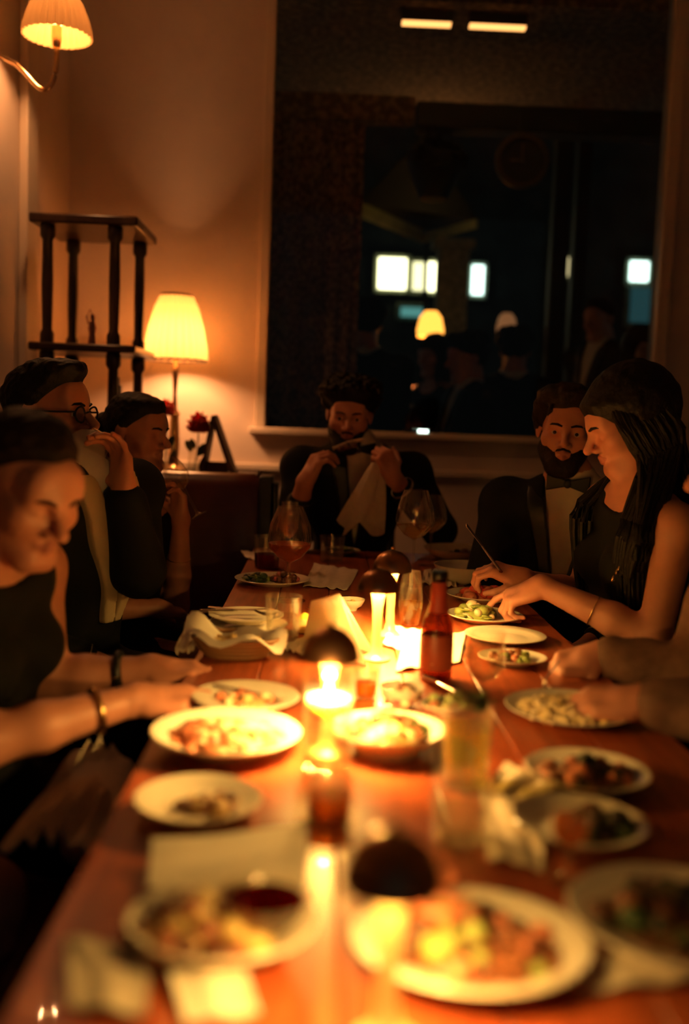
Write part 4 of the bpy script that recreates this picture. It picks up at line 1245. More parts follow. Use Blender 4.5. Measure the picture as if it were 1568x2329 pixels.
# man at the far end of the table, gnawing a rib
P4 = person('curly-haired bearded man in black tuxedo eating a rib with both hands', W(795, 943, 3.60), (-0.06, -1, -0.20), (0.04, -0.1, 1), (0.03, -1, 0.0),
            W(806, 1138, 3.70), (0.11, 3.86, 0.56),
            {'R': rest(W(694, 1096, 3.40), (0.42, -0.02, 0.9), (-0.75, -0.50, 0.45), elbow=W(664, 1225, 3.52), slv=0.62, curl=(0.85, 0.75, 0.35), thumb=(0.2, 0.5), splay=0.03),
             'L': rest(W(896, 1088, 3.40), (-0.42, -0.05, 0.9), (0.35, -0.85, 0.3), elbow=W(1000, 1205, 3.55), slv=0.74, curl=(1.15, 1.3, 0.7), thumb=(0.1, 0.6), splay=0.02)},
            hair='curly', beard=True, sh_w=0.20, v_open=0.05)
# tuxedoed man on the right side
P5 = person('bearded man in tuxedo with bow tie turning his head beside the long-haired woman', W(1287, 978, 2.90), (-0.22, -0.96, -0.10), (0.08, 0, 1), (-0.36, -0.93, 0.0),
            W(1290, 1252, 2.98), (0.76, 3.06, 0.54),
            {'R': rest((0.60, 2.66, 0.655), (0.5, -0.6, -0.2), (-0.3, 0.2, 0.9), pole=(-0.6, 0.2, -0.6)), 'L': rest((0.74, 2.62, 0.64), (-0.6, -0.5, -0.2), (0, 0, 1), pole=(0.8, 0.1, -0.5))},
            hair='swept', legdir=(-0.95, -0.3, 0), beard=True, hairmat=m_hairb, open_mouth=True, sh_w=0.195, v_open=0.078)
# long-haired woman cutting her food
P6 = person('woman with long dark hair looking down while cutting food on her plate', W(1428, 962, 2.36), (-0.92, -0.02, -0.42), (-0.38, 0.0, 0.9), (-0.95, -0.25, 0.0),
            (0.785, 2.38, 0.895), (0.85, 2.43, 0.54),
            {'L': rest(W(1232, 1333, 2.27), (-0.86, 0.30, -0.42), (-0.05, -0.35, 0.92), elbow=W(1488, 1452, 2.16), curl=(0.75, 0.9, 0.5), per=[(0.15, 0.35, 0.2), (0.8, 0.9, 0.5), (0.9, 1.0, 0.6), (1.0, 1.0, 0.6)], thumb=(0.3, 0.4), splay=0.04),
             'R': rest(W(1190, 1316, 2.46), (-0.85, 0.05, 0.25), (0.1, -0.35, 0.9), pole=(0.5, 0.6, -0.7), curl=(0.7, 1.0, 0.6), thumb=(0.3, 0.5))},
            sex='f', hair='long', clothes='dress', sh_w=0.155, closed=True, skin=m_skin2, strap=True)
# the nearest diner on the right, mostly outside the picture
P7 = person('diner in sheer brown sleeves forking rice beside the long-haired woman', (0.725, 1.66, 1.185), (-0.9, 0.22, -0.30), (-0.25, 0, 0.95), (-0.98, 0.05, 0.0),
            (0.83, 1.72, 0.93), (0.90, 1.74, 0.54),
            {'R': rest(W(1366, 1490, 1.86), (-0.86, 0.0, -0.28), (-0.30, -0.50, 0.80), elbow=W(1575, 1535, 1.80), per=[(0.55, 0.35, 0.2), (0.65, 0.45, 0.25), (0.75, 0.5, 0.3), (0.8, 0.55, 0.3)], thumb=(0.2, 0.5), splay=0.05),
             'L': rest(W(1462, 1596, 1.52), (-0.97, 0.25, -0.10), (-0.05, -0.45, 0.9), elbow=W(1725, 1640, 1.46), curl=(0.6, 0.75, 0.4), thumb=(0.3, 0.5), splay=0.06)},
            sex='f', hair='bob', clothes='dress_sleeve', sh_w=0.15, closed=True, hairmat=m_hairb)
# man with glasses drinking
P2 = person('man in eyeglasses and black jacket with cream lapels drinking from a tumbler', W(113, 940, 2.45), (0.97, -0.24, 0.02), (0.0, 0, 1), (0.88, -0.48, 0.0),
            W(165, 1245, 2.42), (-0.66, 2.47, 0.55),
            {'L': rest(W(284, 1120, 2.32), (-0.12, 0.0, 1.0), (0.72, 0.65, 0.1), elbow=W(315, 1298, 2.34), curl=(0.5, 0.7, 0.45), per=[(0.6, 0.8, 0.4), (0.55, 0.8, 0.4), (0.5, 0.7, 0.4), (0.25, 0.4, 0.3)], thumb=(0.2, 0.4), splay=0.07),
             'R': rest((-0.50, 2.20, 0.65), (0.6, 0.5, -0.2), (0, 0, 1), pole=(-0.8, -0.3, -0.3))},
            hair='short', clothes='suit', glasses_on=True, sash=True, sh_w=0.195, v_open=0.045, nose=1.4)
# woman sipping wine
P3 = person('woman with sleek dark hair in a bun sipping from a wine glass', W(313, 985, 3.05), (0.90, -0.42, -0.06), (0.0, 0, 1), (0.93, -0.36, 0.0),
            (-0.585, 3.02, 0.775), (-0.66, 3.06, 0.52),
            {'L': rest(W(412, 1182, 2.97), (-0.10, -0.1, 0.95), (0.70, 0.60, 0.1), elbow=W(402, 1378, 3.02), curl=(0.6, 0.8, 0.5), thumb=(0.3, 0.4), splay=0.05),
             'R': rest((-0.46, 2.82, 0.66), (0.7, 0.4, -0.2), (0, 0, 1), pole=(-0.5, -0.6, -0.6))},
            sex='f', hair='bun', clothes='dress', sh_w=0.15, closed=True, skin=m_skin)
# the nearest woman on the left
P1 = person('woman with pulled-back dark hair looking down, a ring on her resting hand', W(62, 1112, 1.62), (0.72, -0.58, -0.40), (0.30, -0.22, 0.92), (0.92, -0.35, 0.0),
            (-0.60, 1.68, 0.80), (-0.68, 1.74, 0.53),
            {'R': rest(W(312, 1590, 1.56), (0.97, 0.20, -0.02), (0.0, -0.30, 0.95), elbow=W(-40, 1690, 1.44), per=[(0.3, 0.45, 0.3), (0.45, 0.6, 0.35), (0.55, 0.7, 0.4), (0.6, 0.7, 0.4)], thumb=(0.5, 0.3), splay=0.11),
             'L': rest(W(345, 1522, 1.80), (0.97, -0.18, 0.0), (0.0, -0.25, 0.95), elbow=W(110, 1545, 1.80), curl=(0.3, 0.5, 0.3), thumb=(0.4, 0.3), splay=0.05)},
            sex='f', hair='pulled', clothes='dress', sh_w=0.15, closed=True, skin=m_skin, hairmat=m_hairb, legdir=(0.75, -0.66, 0), skirt=0.6)

# jewellery and small worn things
def bangle(p, side, frac, r, rt, m, name='bracelet', w=1.0):
    sh, el, wr = p['joints'][side]
    c = el + (wr - el) * frac; d = unit(wr - el)
    a = unit(np.cross(d, (0, 0, 1))); b_ = np.cross(a, d)
    pts = [c + r * (a * math.cos(t) + b_ * math.sin(t)) for t in np.linspace(0, 2 * math.pi, 29)]
    B().tube(pts, rt, 8, cap=False, up=d, flat=w).build(name, m, p['root'])
bangle(P1, 'R', 0.72, 0.0345, 0.0045, m_gold)
bangle(P1, 'L', 0.70, 0.0335, 0.008, m_black, 'wrist_band')
bangle(P6, 'L', 0.52, 0.0365, 0.0012, m_gold)
bangle(P3, 'L', 0.55, 0.0345, 0.0015, m_gold)
# ring
tips, pr = P1['tips'][0]
rp = W(402, 1592, 1.52)
f_ = unit(A((0.97, 0.2, -0.02)));
gfing = pr
rc = P1['joints']['R'][2] + f_ * 0.102 * 0.9 + A((0, 0, -0.006)) + unit(np.cross(A((0, -0.3, 0.95)), f_)) * (-0.011) * 0.9
pts = [rc + 0.0098 * (A((0, 1, 0)) * math.cos(t) + A((0, 0, 1)) * math.sin(t)) for t in np.linspace(0, 2 * math.pi, 21)]
B().tube(pts, 0.0016, 8, cap=False, up=(1, 0, 0)).ell(rc + A((0, -0.006, 0.009)), (0.005, 0.005, 0.004)).build('ring', m_gold, P1['root'])
# sparkling beads on the long-haired woman's dress
bd = B()
for (x, y) in ((1421, 1268), (1395, 1316), (1409, 1292), (1404, 1300)):
    bd.ell(W(x, y, 2.24), (0.0035, 0.003, 0.008), rotz(0.3) @ roty(0.3))
bd.build('dress_beads', m_gold, P6['root'])

# people standing outside the window
OUT = [((668, 806), 5.45, (0.8, -0.6, 0), 'f', 'bun', 'person in a dark dress with a bun standing outside before the curtain', 'dress'),
       ((832, 742), 5.25, (0.1, 1.0, 0), 'm', 'curly', 'tall dark figure with bushy hair standing outside behind the rib eater', 'suit'),
       ((985, 812), 5.95, (-0.7, -0.7, 0), 'f', 'bob', 'dark-haired person in profile standing outside under the amber lamp', 'dress'),
       ((1062, 815), 5.15, (-0.9, -0.3, 0), 'm', 'curly', 'broad dark figure standing outside next to the pale column', 'suit'),
       ((1172, 800), 5.6, (0.2, 1.0, 0), 'm', 'curly', 'dark figure seen from behind standing outside near the black posts', 'suit'),
       ((1365, 728), 5.95, (-0.8, -0.5, 0), 'm', 'short', 'tall person in profile standing outside past the narrow post', 'suit'),
       ((1462, 800), 5.2, (0.2, -1.0, 0), 'f', 'bob', 'shorter dark-haired person standing outside by the window frame', 'dress')]
for (pp_, y, fw, sx, hr, lb, cl_) in OUT:
    h = W(pp_[0], pp_[1], y); fw = A(fw, float); rt = np.cross(unit(fw), (0, 0, 1))
    ch_ = h - A((0, 0, 0.345)) - fw * 0.02; pv = A((h[0], y, ch_[2] - 0.40))
    person(lb, h, fw + A((0, 0, -0.15)), (0, 0, 1), fw, ch_, pv,
           {'R': rest(pv + rt * 0.22 + fw * 0.10 + A((0, 0, 0.02)), (0, 0, -1), rt), 'L': rest(pv - rt * 0.22 + fw * 0.10 + A((0, 0, 0.02)), (0, 0, -1), -rt)},
           sex=sx, hair=hr, clothes=cl_, stand=True, fine=0.5, closed=True, brow=False)

# seats for the people who do not sit on the banquette
def face(d): return math.atan2(-d[0], d[1])
chair((0.11, 3.90), math.pi, 'dark wooden chair under the man eating a rib')
chair((0.80, 3.10), math.radians(155), 'dark wooden chair under the tuxedoed man turning his head')
chair((0.86, 2.43), math.radians(105), 'dark wooden chair under the long-haired woman')
chair((0.94, 1.75), math.radians(90), 'dark wooden chair under the diner in sheer sleeves')
# ------------------------------------------------------------------ things on the table
def mushroom_lamp(px, py, label, s=1.0, led=True):
    c = onz(px, py, TZ)
    t = thing('table_lamp_cordless', label, 'lamp', c, 'cordless dome lamps on the dining table')
    H = 0.182 * s; r = 0.041 * s
    B().lathe([(0, 0), (0.028 * s, 0), (0.0285 * s, 0.004), (0.020 * s, 0.007), (0.0125 * s, 0.014), (0.0095 * s, 0.03), (0.0085 * s, 0.06 * s), (0.0095 * s, 0.10 * s), (0.0125 * s, 0.125 * s), (0.017 * s, H * 0.775), (0, H * 0.775)], c, 28).build('stem', m_stem, t)
    dz = H * 0.755
    o = [(r, dz), (r * 0.985, dz + 0.006), (r * 0.90, dz + 0.018 * s), (r * 0.72, dz + 0.030 * s), (r * 0.46, dz + 0.039 * s), (r * 0.2, dz + 0.0425 * s), (0, H)]
    i = [(0, H - 0.004), (r * 0.4, dz + 0.036 * s), (r * 0.68, dz + 0.027 * s), (r * 0.86, dz + 0.016 * s), (r * 0.955, dz + 0.003), (r, dz)]
    B().lathe(o + i, c, 36).build('shade', m_copper, t)
    B().lathe([(0.0175 * s, dz + 0.0075), (r * 0.84, dz + 0.0075), (r * 0.84, dz + 0.0125), (0.0175 * s, dz + 0.0125), (0.0175 * s, dz + 0.0075)], c, 32).build('led_ring', m_led if led else m_led_dim, t)
    B().lathe([(0, H), (0.004, H), (0.005, H + 0.004), (0, H + 0.007)], c, 12).build('finial', m_copper, t)
    return t
mushroom_lamp(855, 1500, 'lit dome lamp standing close to the beer bottle')
mushroom_lamp(886, 1447, 'lit dome lamp standing close to the stemless wine glass', 1.05)
mushroom_lamp(744, 1715, 'lit dome lamp standing right behind the floating candle', 1.0)
mushroom_lamp(876, 2380, 'lit dome lamp standing beside the big shrimp plate', 0.93, False)

def plate(px, py, w, label, ry=1.0, depth=0.016, group=None, name='plate', z=TZ, rot=0.0, foot=0.004, m=None):
    c0 = onz(px, py, z + depth)
    r = w / 2 / pxm(c0)
    c = A((c0[0], c0[1], z))
    pr = [(0, foot), (r * 0.48, foot), (r * 0.52, 0.0), (r * 0.56, 0.0), (r * 0.62, foot), (r * 0.80, depth * 0.55), (r * 0.99, depth * 0.92), (r, depth), (r * 0.985, depth * 1.06), (r * 0.78, depth * 0.72), (r * 0.62, depth * 0.42), (r * 0.5, foot + 0.003), (0, foot + 0.003)]
    o = B().lathe(pr, c, 48, 1.0, ry, rot).build(name, m or m_china, loc=c)
    tag(o, label, 'plate' if name != 'bowl' else 'bowl', group)
    return c, r, foot + 0.003

def bowl(px, py, w, label, h=0.045, m=None, group=None):
    c0 = onz(px, py, TZ + h)
    r = w / 2 / pxm(c0); c = A((c0[0], c0[1], TZ))
    pr = [(0, 0.003), (r * 0.38, 0.0), (r * 0.42, 0.0), (r * 0.5, 0.006), (r * 0.8, h * 0.45), (r * 0.96, h * 0.86), (r, h), (r * 0.975, h), (r * 0.93, h * 0.86), (r * 0.76, h * 0.47), (r * 0.45, 0.010), (0, 0.008)]
    o = B().lathe(pr, c, 44).build('bowl', m or m_china, loc=c)
    tag(o, label, 'bowl', group)
    return c, r, 0.008

FOODM = dict(rice=mat('rice', (0.80, 0.62, 0.34), 0.6), ricer=mat('red_rice', (0.62, 0.20, 0.08), 0.6, var=0.3, scale=90), meat=mat('roast_meat', (0.16, 0.06, 0.03), 0.45, var=0.4, scale=60), meat2=mat('glazed_meat', (0.34, 0.12, 0.05), 0.35, var=0.4, scale=60),
             green=mat('herb_green', (0.06, 0.11, 0.03), 0.5, var=0.4, scale=50), lett=mat('lettuce', (0.34, 0.40, 0.10), 0.5, var=0.3, scale=40), dark=mat('dark_greens', (0.035, 0.035, 0.018), 0.5), shrimp=mat('shrimp', (0.75, 0.24, 0.12), 0.35, var=0.3, scale=50),
             onion=mat('pickled_onion', (0.55, 0.12, 0.12), 0.35), potato=mat('potato', (0.75, 0.55, 0.20), 0.5, var=0.2, scale=40), bread=mat('bread', (0.70, 0.46, 0.20), 0.7, var=0.3, scale=40), red=mat('tomato_red', (0.60, 0.07, 0.03), 0.35), pale=mat('fish_pale', (0.78, 0.62, 0.40), 0.5, var=0.1, scale=50), lemon=mat('lemon', (0.85, 0.62, 0.06), 0.4))
def food(name, label, c, zoff, rx, ry, h, kinds, n, size, seed=0, cat='food', long=1.0, dx=0.0, dy=0.0, leafy=0.0):
    """an uncountable heap: many small pieces in several colours"""
    rng = random.Random(seed)
    b = B(); ms = [FOODM[k] for k in kinds]
    b.cur = 0
    b.lathe([(0, -0.001), (0.85, -0.001), (0.7, 0.45), (0.35, 0.75), (0, 0.85)], (0, 0, 0), 20)
    vs = np.array(b.v) * A((rx, ry, h * 0.75)) + c + A((dx, dy, zoff)); b.v = list(vs)
    for i in range(n):
        a = rng.uniform(0, 6.283); q = math.sqrt(rng.random())
        x, y = rx * q * math.cos(a), ry * q * math.sin(a)
        z = h * 0.72 * (1 - q ** 1.6) * rng.uniform(0.75, 1.1)
        b.cur = rng.randrange(len(ms))
        s = size * rng.uniform(0.6, 1.35)
        R = rotz(rng.uniform(0, 6.28)) @ rotx(rng.uniform(-.7, .7))
        rr = (s * long, s, s * (0.25 if rng.random() < leafy else 0.8))
        b.ell(c + A((x + dx, y + dy, zoff + z + s * 0.4)), rr, R, 7, 5)
    o = b.build(name, ms, loc=c + A((dx, dy, zoff)))
    return tag(o, label, cat, None, 'stuff')

# --- plates, nearest first
c, r, z = plate(1072, 2128, 548, 'big oval plate of shrimp salad beside a dome lamp', 0.86, 0.024)
food('shrimp_salad', 'shrimp salad with red pieces heaped on the big oval plate', c, z, r * 0.72, r * 0.6, 0.040, ['meat2', 'shrimp', 'meat', 'lett', 'meat2'], 80, 0.010, 1, leafy=0.3)
for k, (dx, dy, a) in enumerate(((-0.045, 0.035, 0.4), (-0.012, 0.045, 1.3), (-0.03, 0.01, 2.4))):
    t = thing('shrimp', 'curled pink shrimp lying on top of the salad', 'shrimp', c + A((dx, dy, z + 0.034)), 'shrimps on the big oval plate')
    pts = [c + A((dx, dy, z + 0.036)) + rotz(a) @ A((0.020 * math.cos(u), 0.016 * math.sin(u), 0.004 * math.sin(u))) for u in np.linspace(0.2, 4.4, 14)]
    B().tube(pts, list(np.linspace(0.009, 0.004, 14)), 10).build('body', FOODM['shrimp'], t)
    B().ell(pts[-1], (0.008, 0.004, 0.002), rotz(a)).build('tail', FOODM['red'], t)
c, r, z = plate(1545, 2075, 500, 'plate of dark salad near the amber cordial glass', 1.0, 0.022)
food('dark_salad', 'dark leafy salad with meat on the plate beside the shrimp plate', c, z, r * 0.72, r * 0.66, 0.035, ['meat', 'dark', 'meat2', 'green'], 80, 0.012, 2, leafy=0.5)
c, r, z = plate(505, 2088, 436, 'oval plate with roast pieces and a red sauce bowl', 0.85, 0.026)
Cpl = (c, r)
food('roast_vegetables', 'roast meat and vegetables on the paper-lined oval plate', c, z, r * 0.66, r * 0.55, 0.030, ['meat2', 'meat', 'bread', 'potato'], 60, 0.012, 3, dx=-0.02)
c, r, z = plate(1336, 1748, 282, 'plate of meat and dark greens next to the mint drink', 1.0, 0.018)
food('meat_and_greens', 'chopped meat with dark greens on the plate next to the mint drink', c, z, r * 0.66, r * 0.6, 0.022, ['meat2', 'dark', 'meat', 'shrimp'], 70, 0.010, 4, leafy=0.4)
c, r, z = plate(1318, 1862, 304, 'plate of leftover greens next to the crumpled napkin', 1.0, 0.020)
food('leftover_greens', 'scattered dark leftovers on the plate by the crumpled napkin', c, z, r * 0.55, r * 0.5, 0.015, ['dark', 'meat', 'green'], 45, 0.011, 5, dx=0.02, leafy=0.5)
c, r, z = plate(1296, 1606, 292, 'plate heaped with rice before the diner in sheer sleeves', 1.0, 0.018)
food('rice_heap', 'pale rice heaped on the plate before the sheer-sleeved diner', c, z, r * 0.80, r * 0.72, 0.028, ['rice', 'rice', 'potato', 'pale'], 160, 0.0065, 6)
c, r, z = plate(515, 1660, 342, 'round platter of red rice beside the ringed hand', 1.0, 0.026, foot=0.008)
food('red_rice', 'red rice and shredded meat filling the round platter', c, z, r * 0.74, r * 0.68, 0.022, ['ricer', 'shrimp', 'pale', 'meat2'], 190, 0.0075, 7, long=1.8)
c, r, z = plate(452, 1812, 292, 'half-empty plate with brown sauce below the red rice platter', 1.0, 0.020)
food('sauce_remains', 'brown sauce and scraps left on the half-empty plate', c, z, r * 0.50, r * 0.36, 0.007, ['meat2', 'bread', 'meat'], 26, 0.008, 8, dx=0.015)
c, r, z = plate(884, 1655, 262, 'deep rimmed plate of braised meat between candle and mint drink', 1.0, 0.034, foot=0.014)
food('braised_meat', 'braised dark meat with herbs on the deep rimmed plate', c, z, r * 0.62, r * 0.55, 0.030, ['meat', 'meat2', 'green', 'meat'], 60, 0.011, 9, dy=0.012)
food('mashed_potato', 'two scoops of pale mash beside the braised meat', c, z, r * 0.42, r * 0.26, 0.026, ['potato', 'rice'], 40, 0.012, 19, dy=-r * 0.40)
c, r, z = plate(560, 1580, 246, 'plate with a used fork beside the two resting hands', 1.0, 0.018)
food('plate_scraps', 'few red and brown scraps on the plate with the fork', c, z, r * 0.5, r * 0.42, 0.008, ['bread', 'shrimp', 'pale'], 18, 0.008, 10)
Kpl = (c, r, z)
c, r, z = plate(566, 1416, 178, 'lower plate of a stack of two with cutlery', 1.0, 0.016)
c, r, z2 = plate(560, 1396, 172, 'upper plate of a stack of two with cutlery', 1.0, 0.016, z=TZ + 0.016)
Mpl = (c, r)
c, r, z = plate(620, 1314, 172, 'plate of green salad and meat between leather panel and flute', 1.0, 0.018)
food('leaf_salad', 'green leaves on the plate next to the burgundy glass', c, z, r * 0.34, r * 0.4, 0.022, ['green', 'dark', 'lett'], 40, 0.010, 11, dx=-r * 0.45, leafy=0.6)
food('sliced_meat', 'sliced dark meat on the plate next to the burgundy glass', c, z, r * 0.36, r * 0.4, 0.024, ['meat', 'meat2', 'onion'], 36, 0.010, 12, dx=r * 0.35)
c, r, z = plate(1104, 1396, 174, 'plate of lettuce being cut by the long-haired woman', 1.0, 0.018)
food('lettuce_pile', 'pale lettuce leaves on the plate being cut', c, z, r * 0.55, r * 0.5, 0.034, ['lett', 'lett', 'pale'], 46, 0.013, 13, dx=-r * 0.25, leafy=0.6)
c, r, z = plate(1098, 1350, 168, 'plate of red crustacean pieces behind the lettuce plate', 1.0, 0.018)
food('crustaceans', 'red shellfish pieces behind the lettuce plate', c, z, r * 0.7, r * 0.5, 0.028, ['shrimp', 'red', 'meat2'], 46, 0.013, 14, long=1.5)
c, r, z = bowl(1052, 1246, 176, 'wide pale bowl farthest along the table beside the wine glasses', 0.045)
food('bowl_leftovers', 'dark leftovers in the wide pale bowl beside the wine glasses', c, z, r * 0.5, r * 0.5, 0.022, ['meat', 'dark'], 26, 0.013, 15)
c, r, z = bowl(1062, 1284, 150, 'deep pale bowl just before the wide one', 0.055)
c, r, z = plate(1150, 1442, 186, 'flat plate pushed to the table edge by the bare forearm', 1.0, 0.014)
c, r, z = plate(1166, 1492, 158, 'small plate of scraps behind the water goblet', 0.9, 0.014)
food('goblet_scraps', 'orange scraps on the small plate behind the goblet', c, z, r * 0.6, r * 0.5, 0.010, ['shrimp', 'meat2', 'lett'], 26, 0.009, 16)
c, r, z = bowl(800, 1362, 62, 'little dip bowl beside the folded white menu', 0.028)
food('yellow_dip', 'yellow dip in the little bowl by the menu', c, z, r * 0.7, r * 0.7, 0.014, ['potato', 'lemon'], 16, 0.007, 17)
c, r, z = bowl(915, 1560, 104, 'small bowl of pickled onions in front of the beer bottle', 0.034)
food('pickled_onions', 'red pickled onions in the small bowl by the beer bottle', c, z, r * 0.72, r * 0.72, 0.030, ['onion', 'meat2', 'pale'], 46, 0.008, 18, long=1.6)
c, r, z = plate(775, 1250, 92, 'small far plate with herbs near the rib eater', 1.0, 0.016)
food('herb_pile', 'green herbs on the small far plate near the rib eater', c, z, r * 0.6, r * 0.5, 0.022, ['green', 'lett'], 26, 0.009, 21, leafy=0.5)
c, r, z = plate(1010, 1600, 108, 'small dark-filled dish between onion bowl and mint drink', 0.9, 0.014)
food('dish_greens', 'green and brown scraps on the small dish before the mint drink', c, z, r * 0.7, r * 0.6, 0.018, ['dark', 'lett', 'meat2'], 30, 0.009, 22, leafy=0.4)

# --- glassware
def shell(prof_o, th=0.0014):
    """outer profile from base centre to rim, then back inside"""
    inn = []
    for (r, z) in reversed(prof_o[2:]):
        inn.append((max(r - th, 0.0008), z if (r, z) == prof_o[-1] else z + th * 0.4))
    return prof_o + inn + [(0, inn[-1][1])]
def vessel(name, label, cat, c, prof, th=0.0014, liq=None, liqm=None, R=None, group=None, n=32, stem=None):
    c = A(c, float)
    t = thing(name, label, cat, c, group)
    B().lathe(shell(prof, th), c, n, R=R).build('glass', m_glass, t)
    if stem: B().lathe(stem, c, n, R=R).build('stem', m_glass, t)
    if liq:
        B().lathe(liq, c, n, R=R).build('drink', liqm, t)
    return t
def tumbler(px, py, r, h, label, fill=0.6, liqm=None, c=None, R=None, taper=0.86):
    if c is None: c = onz(px, py, TZ)
    prof = [(0, 0), (r * taper, 0), (r * taper + 0.001, 0.003), (r * (taper + 0.5 * (1 - taper)), h * 0.5), (r, h)]
    liq = None
    if fill:
        rb = r * taper - 0.0022; rt = r * (taper + fill * (1 - taper)) - 0.0022
        liq = [(0, 0.005), (rb, 0.0052), (rt, h * fill), (0, h * fill)]
    return vessel('tumbler', label, 'glass', c, prof, 0.0016, liq, liqm or m_water, R)
def wine(px, py, h, rb, label, fill=0.35, liqm=None, bowl_frac=0.50, c=None, R=None, name='wine_glass', rim=0.62, low=0.40):
    if c is None: c = onz(px, py, TZ)
    z0 = h * (1 - bowl_frac); H = h * bowl_frac
    prof = [(0, z0), (0.004, z0), (rb * 0.55, z0 + H * 0.10), (rb * 0.93, z0 + H * 0.28), (rb, z0 + H * low), (rb * 0.90, z0 + H * 0.68), (rb * rim, z0 + H)]
    stem = [(0, 0), (rb * 0.78, 0), (rb * 0.78, 0.0015), (0.010, 0.004), (0.0042, 0.012), (0.0036, z0 * 0.6), (0.0042, z0 - 0.003), (0.006, z0 + 0.002), (0, z0 + 0.003)]
    liq = None
    if fill:
        zl = z0 + H * fill
        liq = [(0, z0 + 0.002), (0.003, z0 + 0.002), (rb * 0.55 - 0.002, z0 + H * 0.11)]
        if fill > 0.28: liq.append((rb * 0.93 - 0.002, z0 + H * 0.28))
        rr = np.interp(fill, [0.10, 0.28, low, 0.68, 1], [0.55, 0.93, 1.0, 0.90, rim]) * rb - 0.002
        liq += [(rr, zl), (0, zl)]
    return vessel(name, label, 'glass', c, prof, 0.0012, liq, liqm or m_white_wine, R, stem=stem)
tumbler(643, 1452, 0.040, 0.092, 'water tumbler beside the paper-lined basket', 0.55)
tumbler(607, 1292, 0.044, 0.100, 'tumbler with dark drink at the far plate of salad', 0.45, m_redwine)
tumbler(755, 1278, 0.042, 0.086, 'water tumbler before the rib eater, next to the herbs', 0.5)
wine(655, 1366, 0.243, 0.058, 'large burgundy glass with a little wine beside the stacked plates', 0.35, m_amberliq, 0.60, rim=0.55)
wine(655, 1302, 0.215, 0.030, 'champagne flute standing behind the burgundy glass', 0.6, m_white_wine, 0.52, name='champagne_flute', rim=0.85, low=0.7)
wine(938, 1332, 0.275, 0.056, 'tall wine glass standing before the rib eater', 0.30, m_white_wine, 0.52, rim=0.62)
wine(978, 1286, 0.232, 0.050, 'wine glass beside the wide pale bowl', 0.35, m_white_wine, 0.54, rim=0.62)
c = onz(932, 1424, TZ)
vessel('stemless_glass', 'tulip-shaped stemless glass next to a dome lamp', 'glass', c, [(0, 0), (0.016, 0), (0.022, 0.006), (0.028, 0.04), (0.0285, 0.06), (0.025, 0.10), (0.021, 0.128)], 0.0012, [(0, 0.004), (0.019, 0.006), (0.0262, 0.04), (0.0268, 0.056), (0, 0.056)], m_white_wine)
wine(1098, 1592, 0.118, 0.036, 'short-stemmed water goblet beside the small dish', 0.7, m_water, 0.74, name='water_goblet', rim=0.97, low=0.55)
mint_c = onz(1056, 1786, TZ)
mint = tumbler(1056, 1786, 0.034, 0.108, 'tall glass of mint drink beside the braised meat', 0.75, glass('mint_drink', (0.82, 0.78, 0.45), 1.33, 0.03, 0.12, (0.7, 0.62, 0.2)))
rng = random.Random(3)
for k in range(9):
    a = k * 0.7; q = mint_c + A((0.018 * math.cos(a), 0.018 * math.sin(a), 0.108 + 0.012 * rng.random()))
    B().ell(q, (0.010, 0.016, 0.002), rotz(a) @ rotx(rng.uniform(0.2, 1.0)), 8, 5).build('mint_leaf', FOODM['lett'] if k % 2 else FOODM['green'], mint)
tumbler(1046, 1912, 0.036, 0.074, 'low water tumbler standing between dome lamp and crumpled napkin', 0.5)
tumbler(748, 1862, 0.028, 0.062, 'small cordial tumbler before the floating candle', 0.5, m_amberliq)
tumbler(832, 1588, 0.021, 0.052, 'tiny clear glass beside the floating candle', 0.55, m_amberliq)
wine(1290, 2006, 0.078, 0.020, 'amber cordial in a little stemmed glass near the dark salad', 0.75, m_amberliq, 0.5, name='cordial_glass', rim=0.95, low=0.6)
# glass bowl of dark red sauce on the paper-lined plate
cc = onz(606, 2036, TZ + 0.046); cc[2] = TZ + 0.012
vessel('sauce_bowl', 'glass bowl of dark red sauce on the paper-lined plate', 'bowl', cc, [(0, 0), (0.020, 0), (0.023, 0.004), (0.034, 0.018), (0.041, 0.036)], 0.0016,
       [(0, 0.004), (0.020, 0.005), (0.0315, 0.018), (0.0365, 0.029), (0, 0.029)], m_redwine)

# floating candle in a tall glass
vc = onz(742, 1762, TZ)
t = thing('floating_candle', 'lit floating candle in a tall cylinder glass', 'candle', vc)
gh = 0.136; gr = 0.0325
B().lathe(shell([(0, 0), (gr * 0.96, 0), (gr * 0.97, 0.004), (gr, gh * 0.5), (gr * 1.02, gh)], 0.0016), vc, 36).build('glass', glass('candle_glass', (0.97, 0.95, 0.9), 1.45, 0.03), t)
B().lathe([(0, 0.006), (gr - 0.003, 0.006), (gr - 0.003, 0.066), (0, 0.066)], vc, 32).build('water', m_water, t)
wax = mat('candle_wax', (0.92, 0.86, 0.72), 0.5)
wax.node_tree.nodes['Principled BSDF'].inputs['Subsurface Weight'].default_value = 1.0
wax.node_tree.nodes['Principled BSDF'].inputs['Subsurface Radius'].default_value = (0.03, 0.02, 0.012)
wax.node_tree.nodes['Principled BSDF'].inputs['Subsurface Scale'].default_value = 1.0
B().lathe([(0, 0.072), (0.006, 0.078), (0.019, 0.088), (0.0295, 0.098), (0.0302, 0.104), (0.027, 0.105), (0.012, 0.102), (0, 0.1015)], vc, 32).build('wax', wax, t)
B().tube([vc + A((0, 0, 0.101)), vc + A((0, 0, 0.109))], 0.0009, 6).build('wick', m_black, t)
B().lathe([(0, 0.105), (0.0035, 0.109), (0.0042, 0.113), (0.0026, 0.121), (0, 0.130)], vc, 14).build('flame', m_flame, t)
point_light('flame_light', vc + A((0, 0, 0.118)), 5.0, (1.0, 0.52, 0.12), 0.006, t)

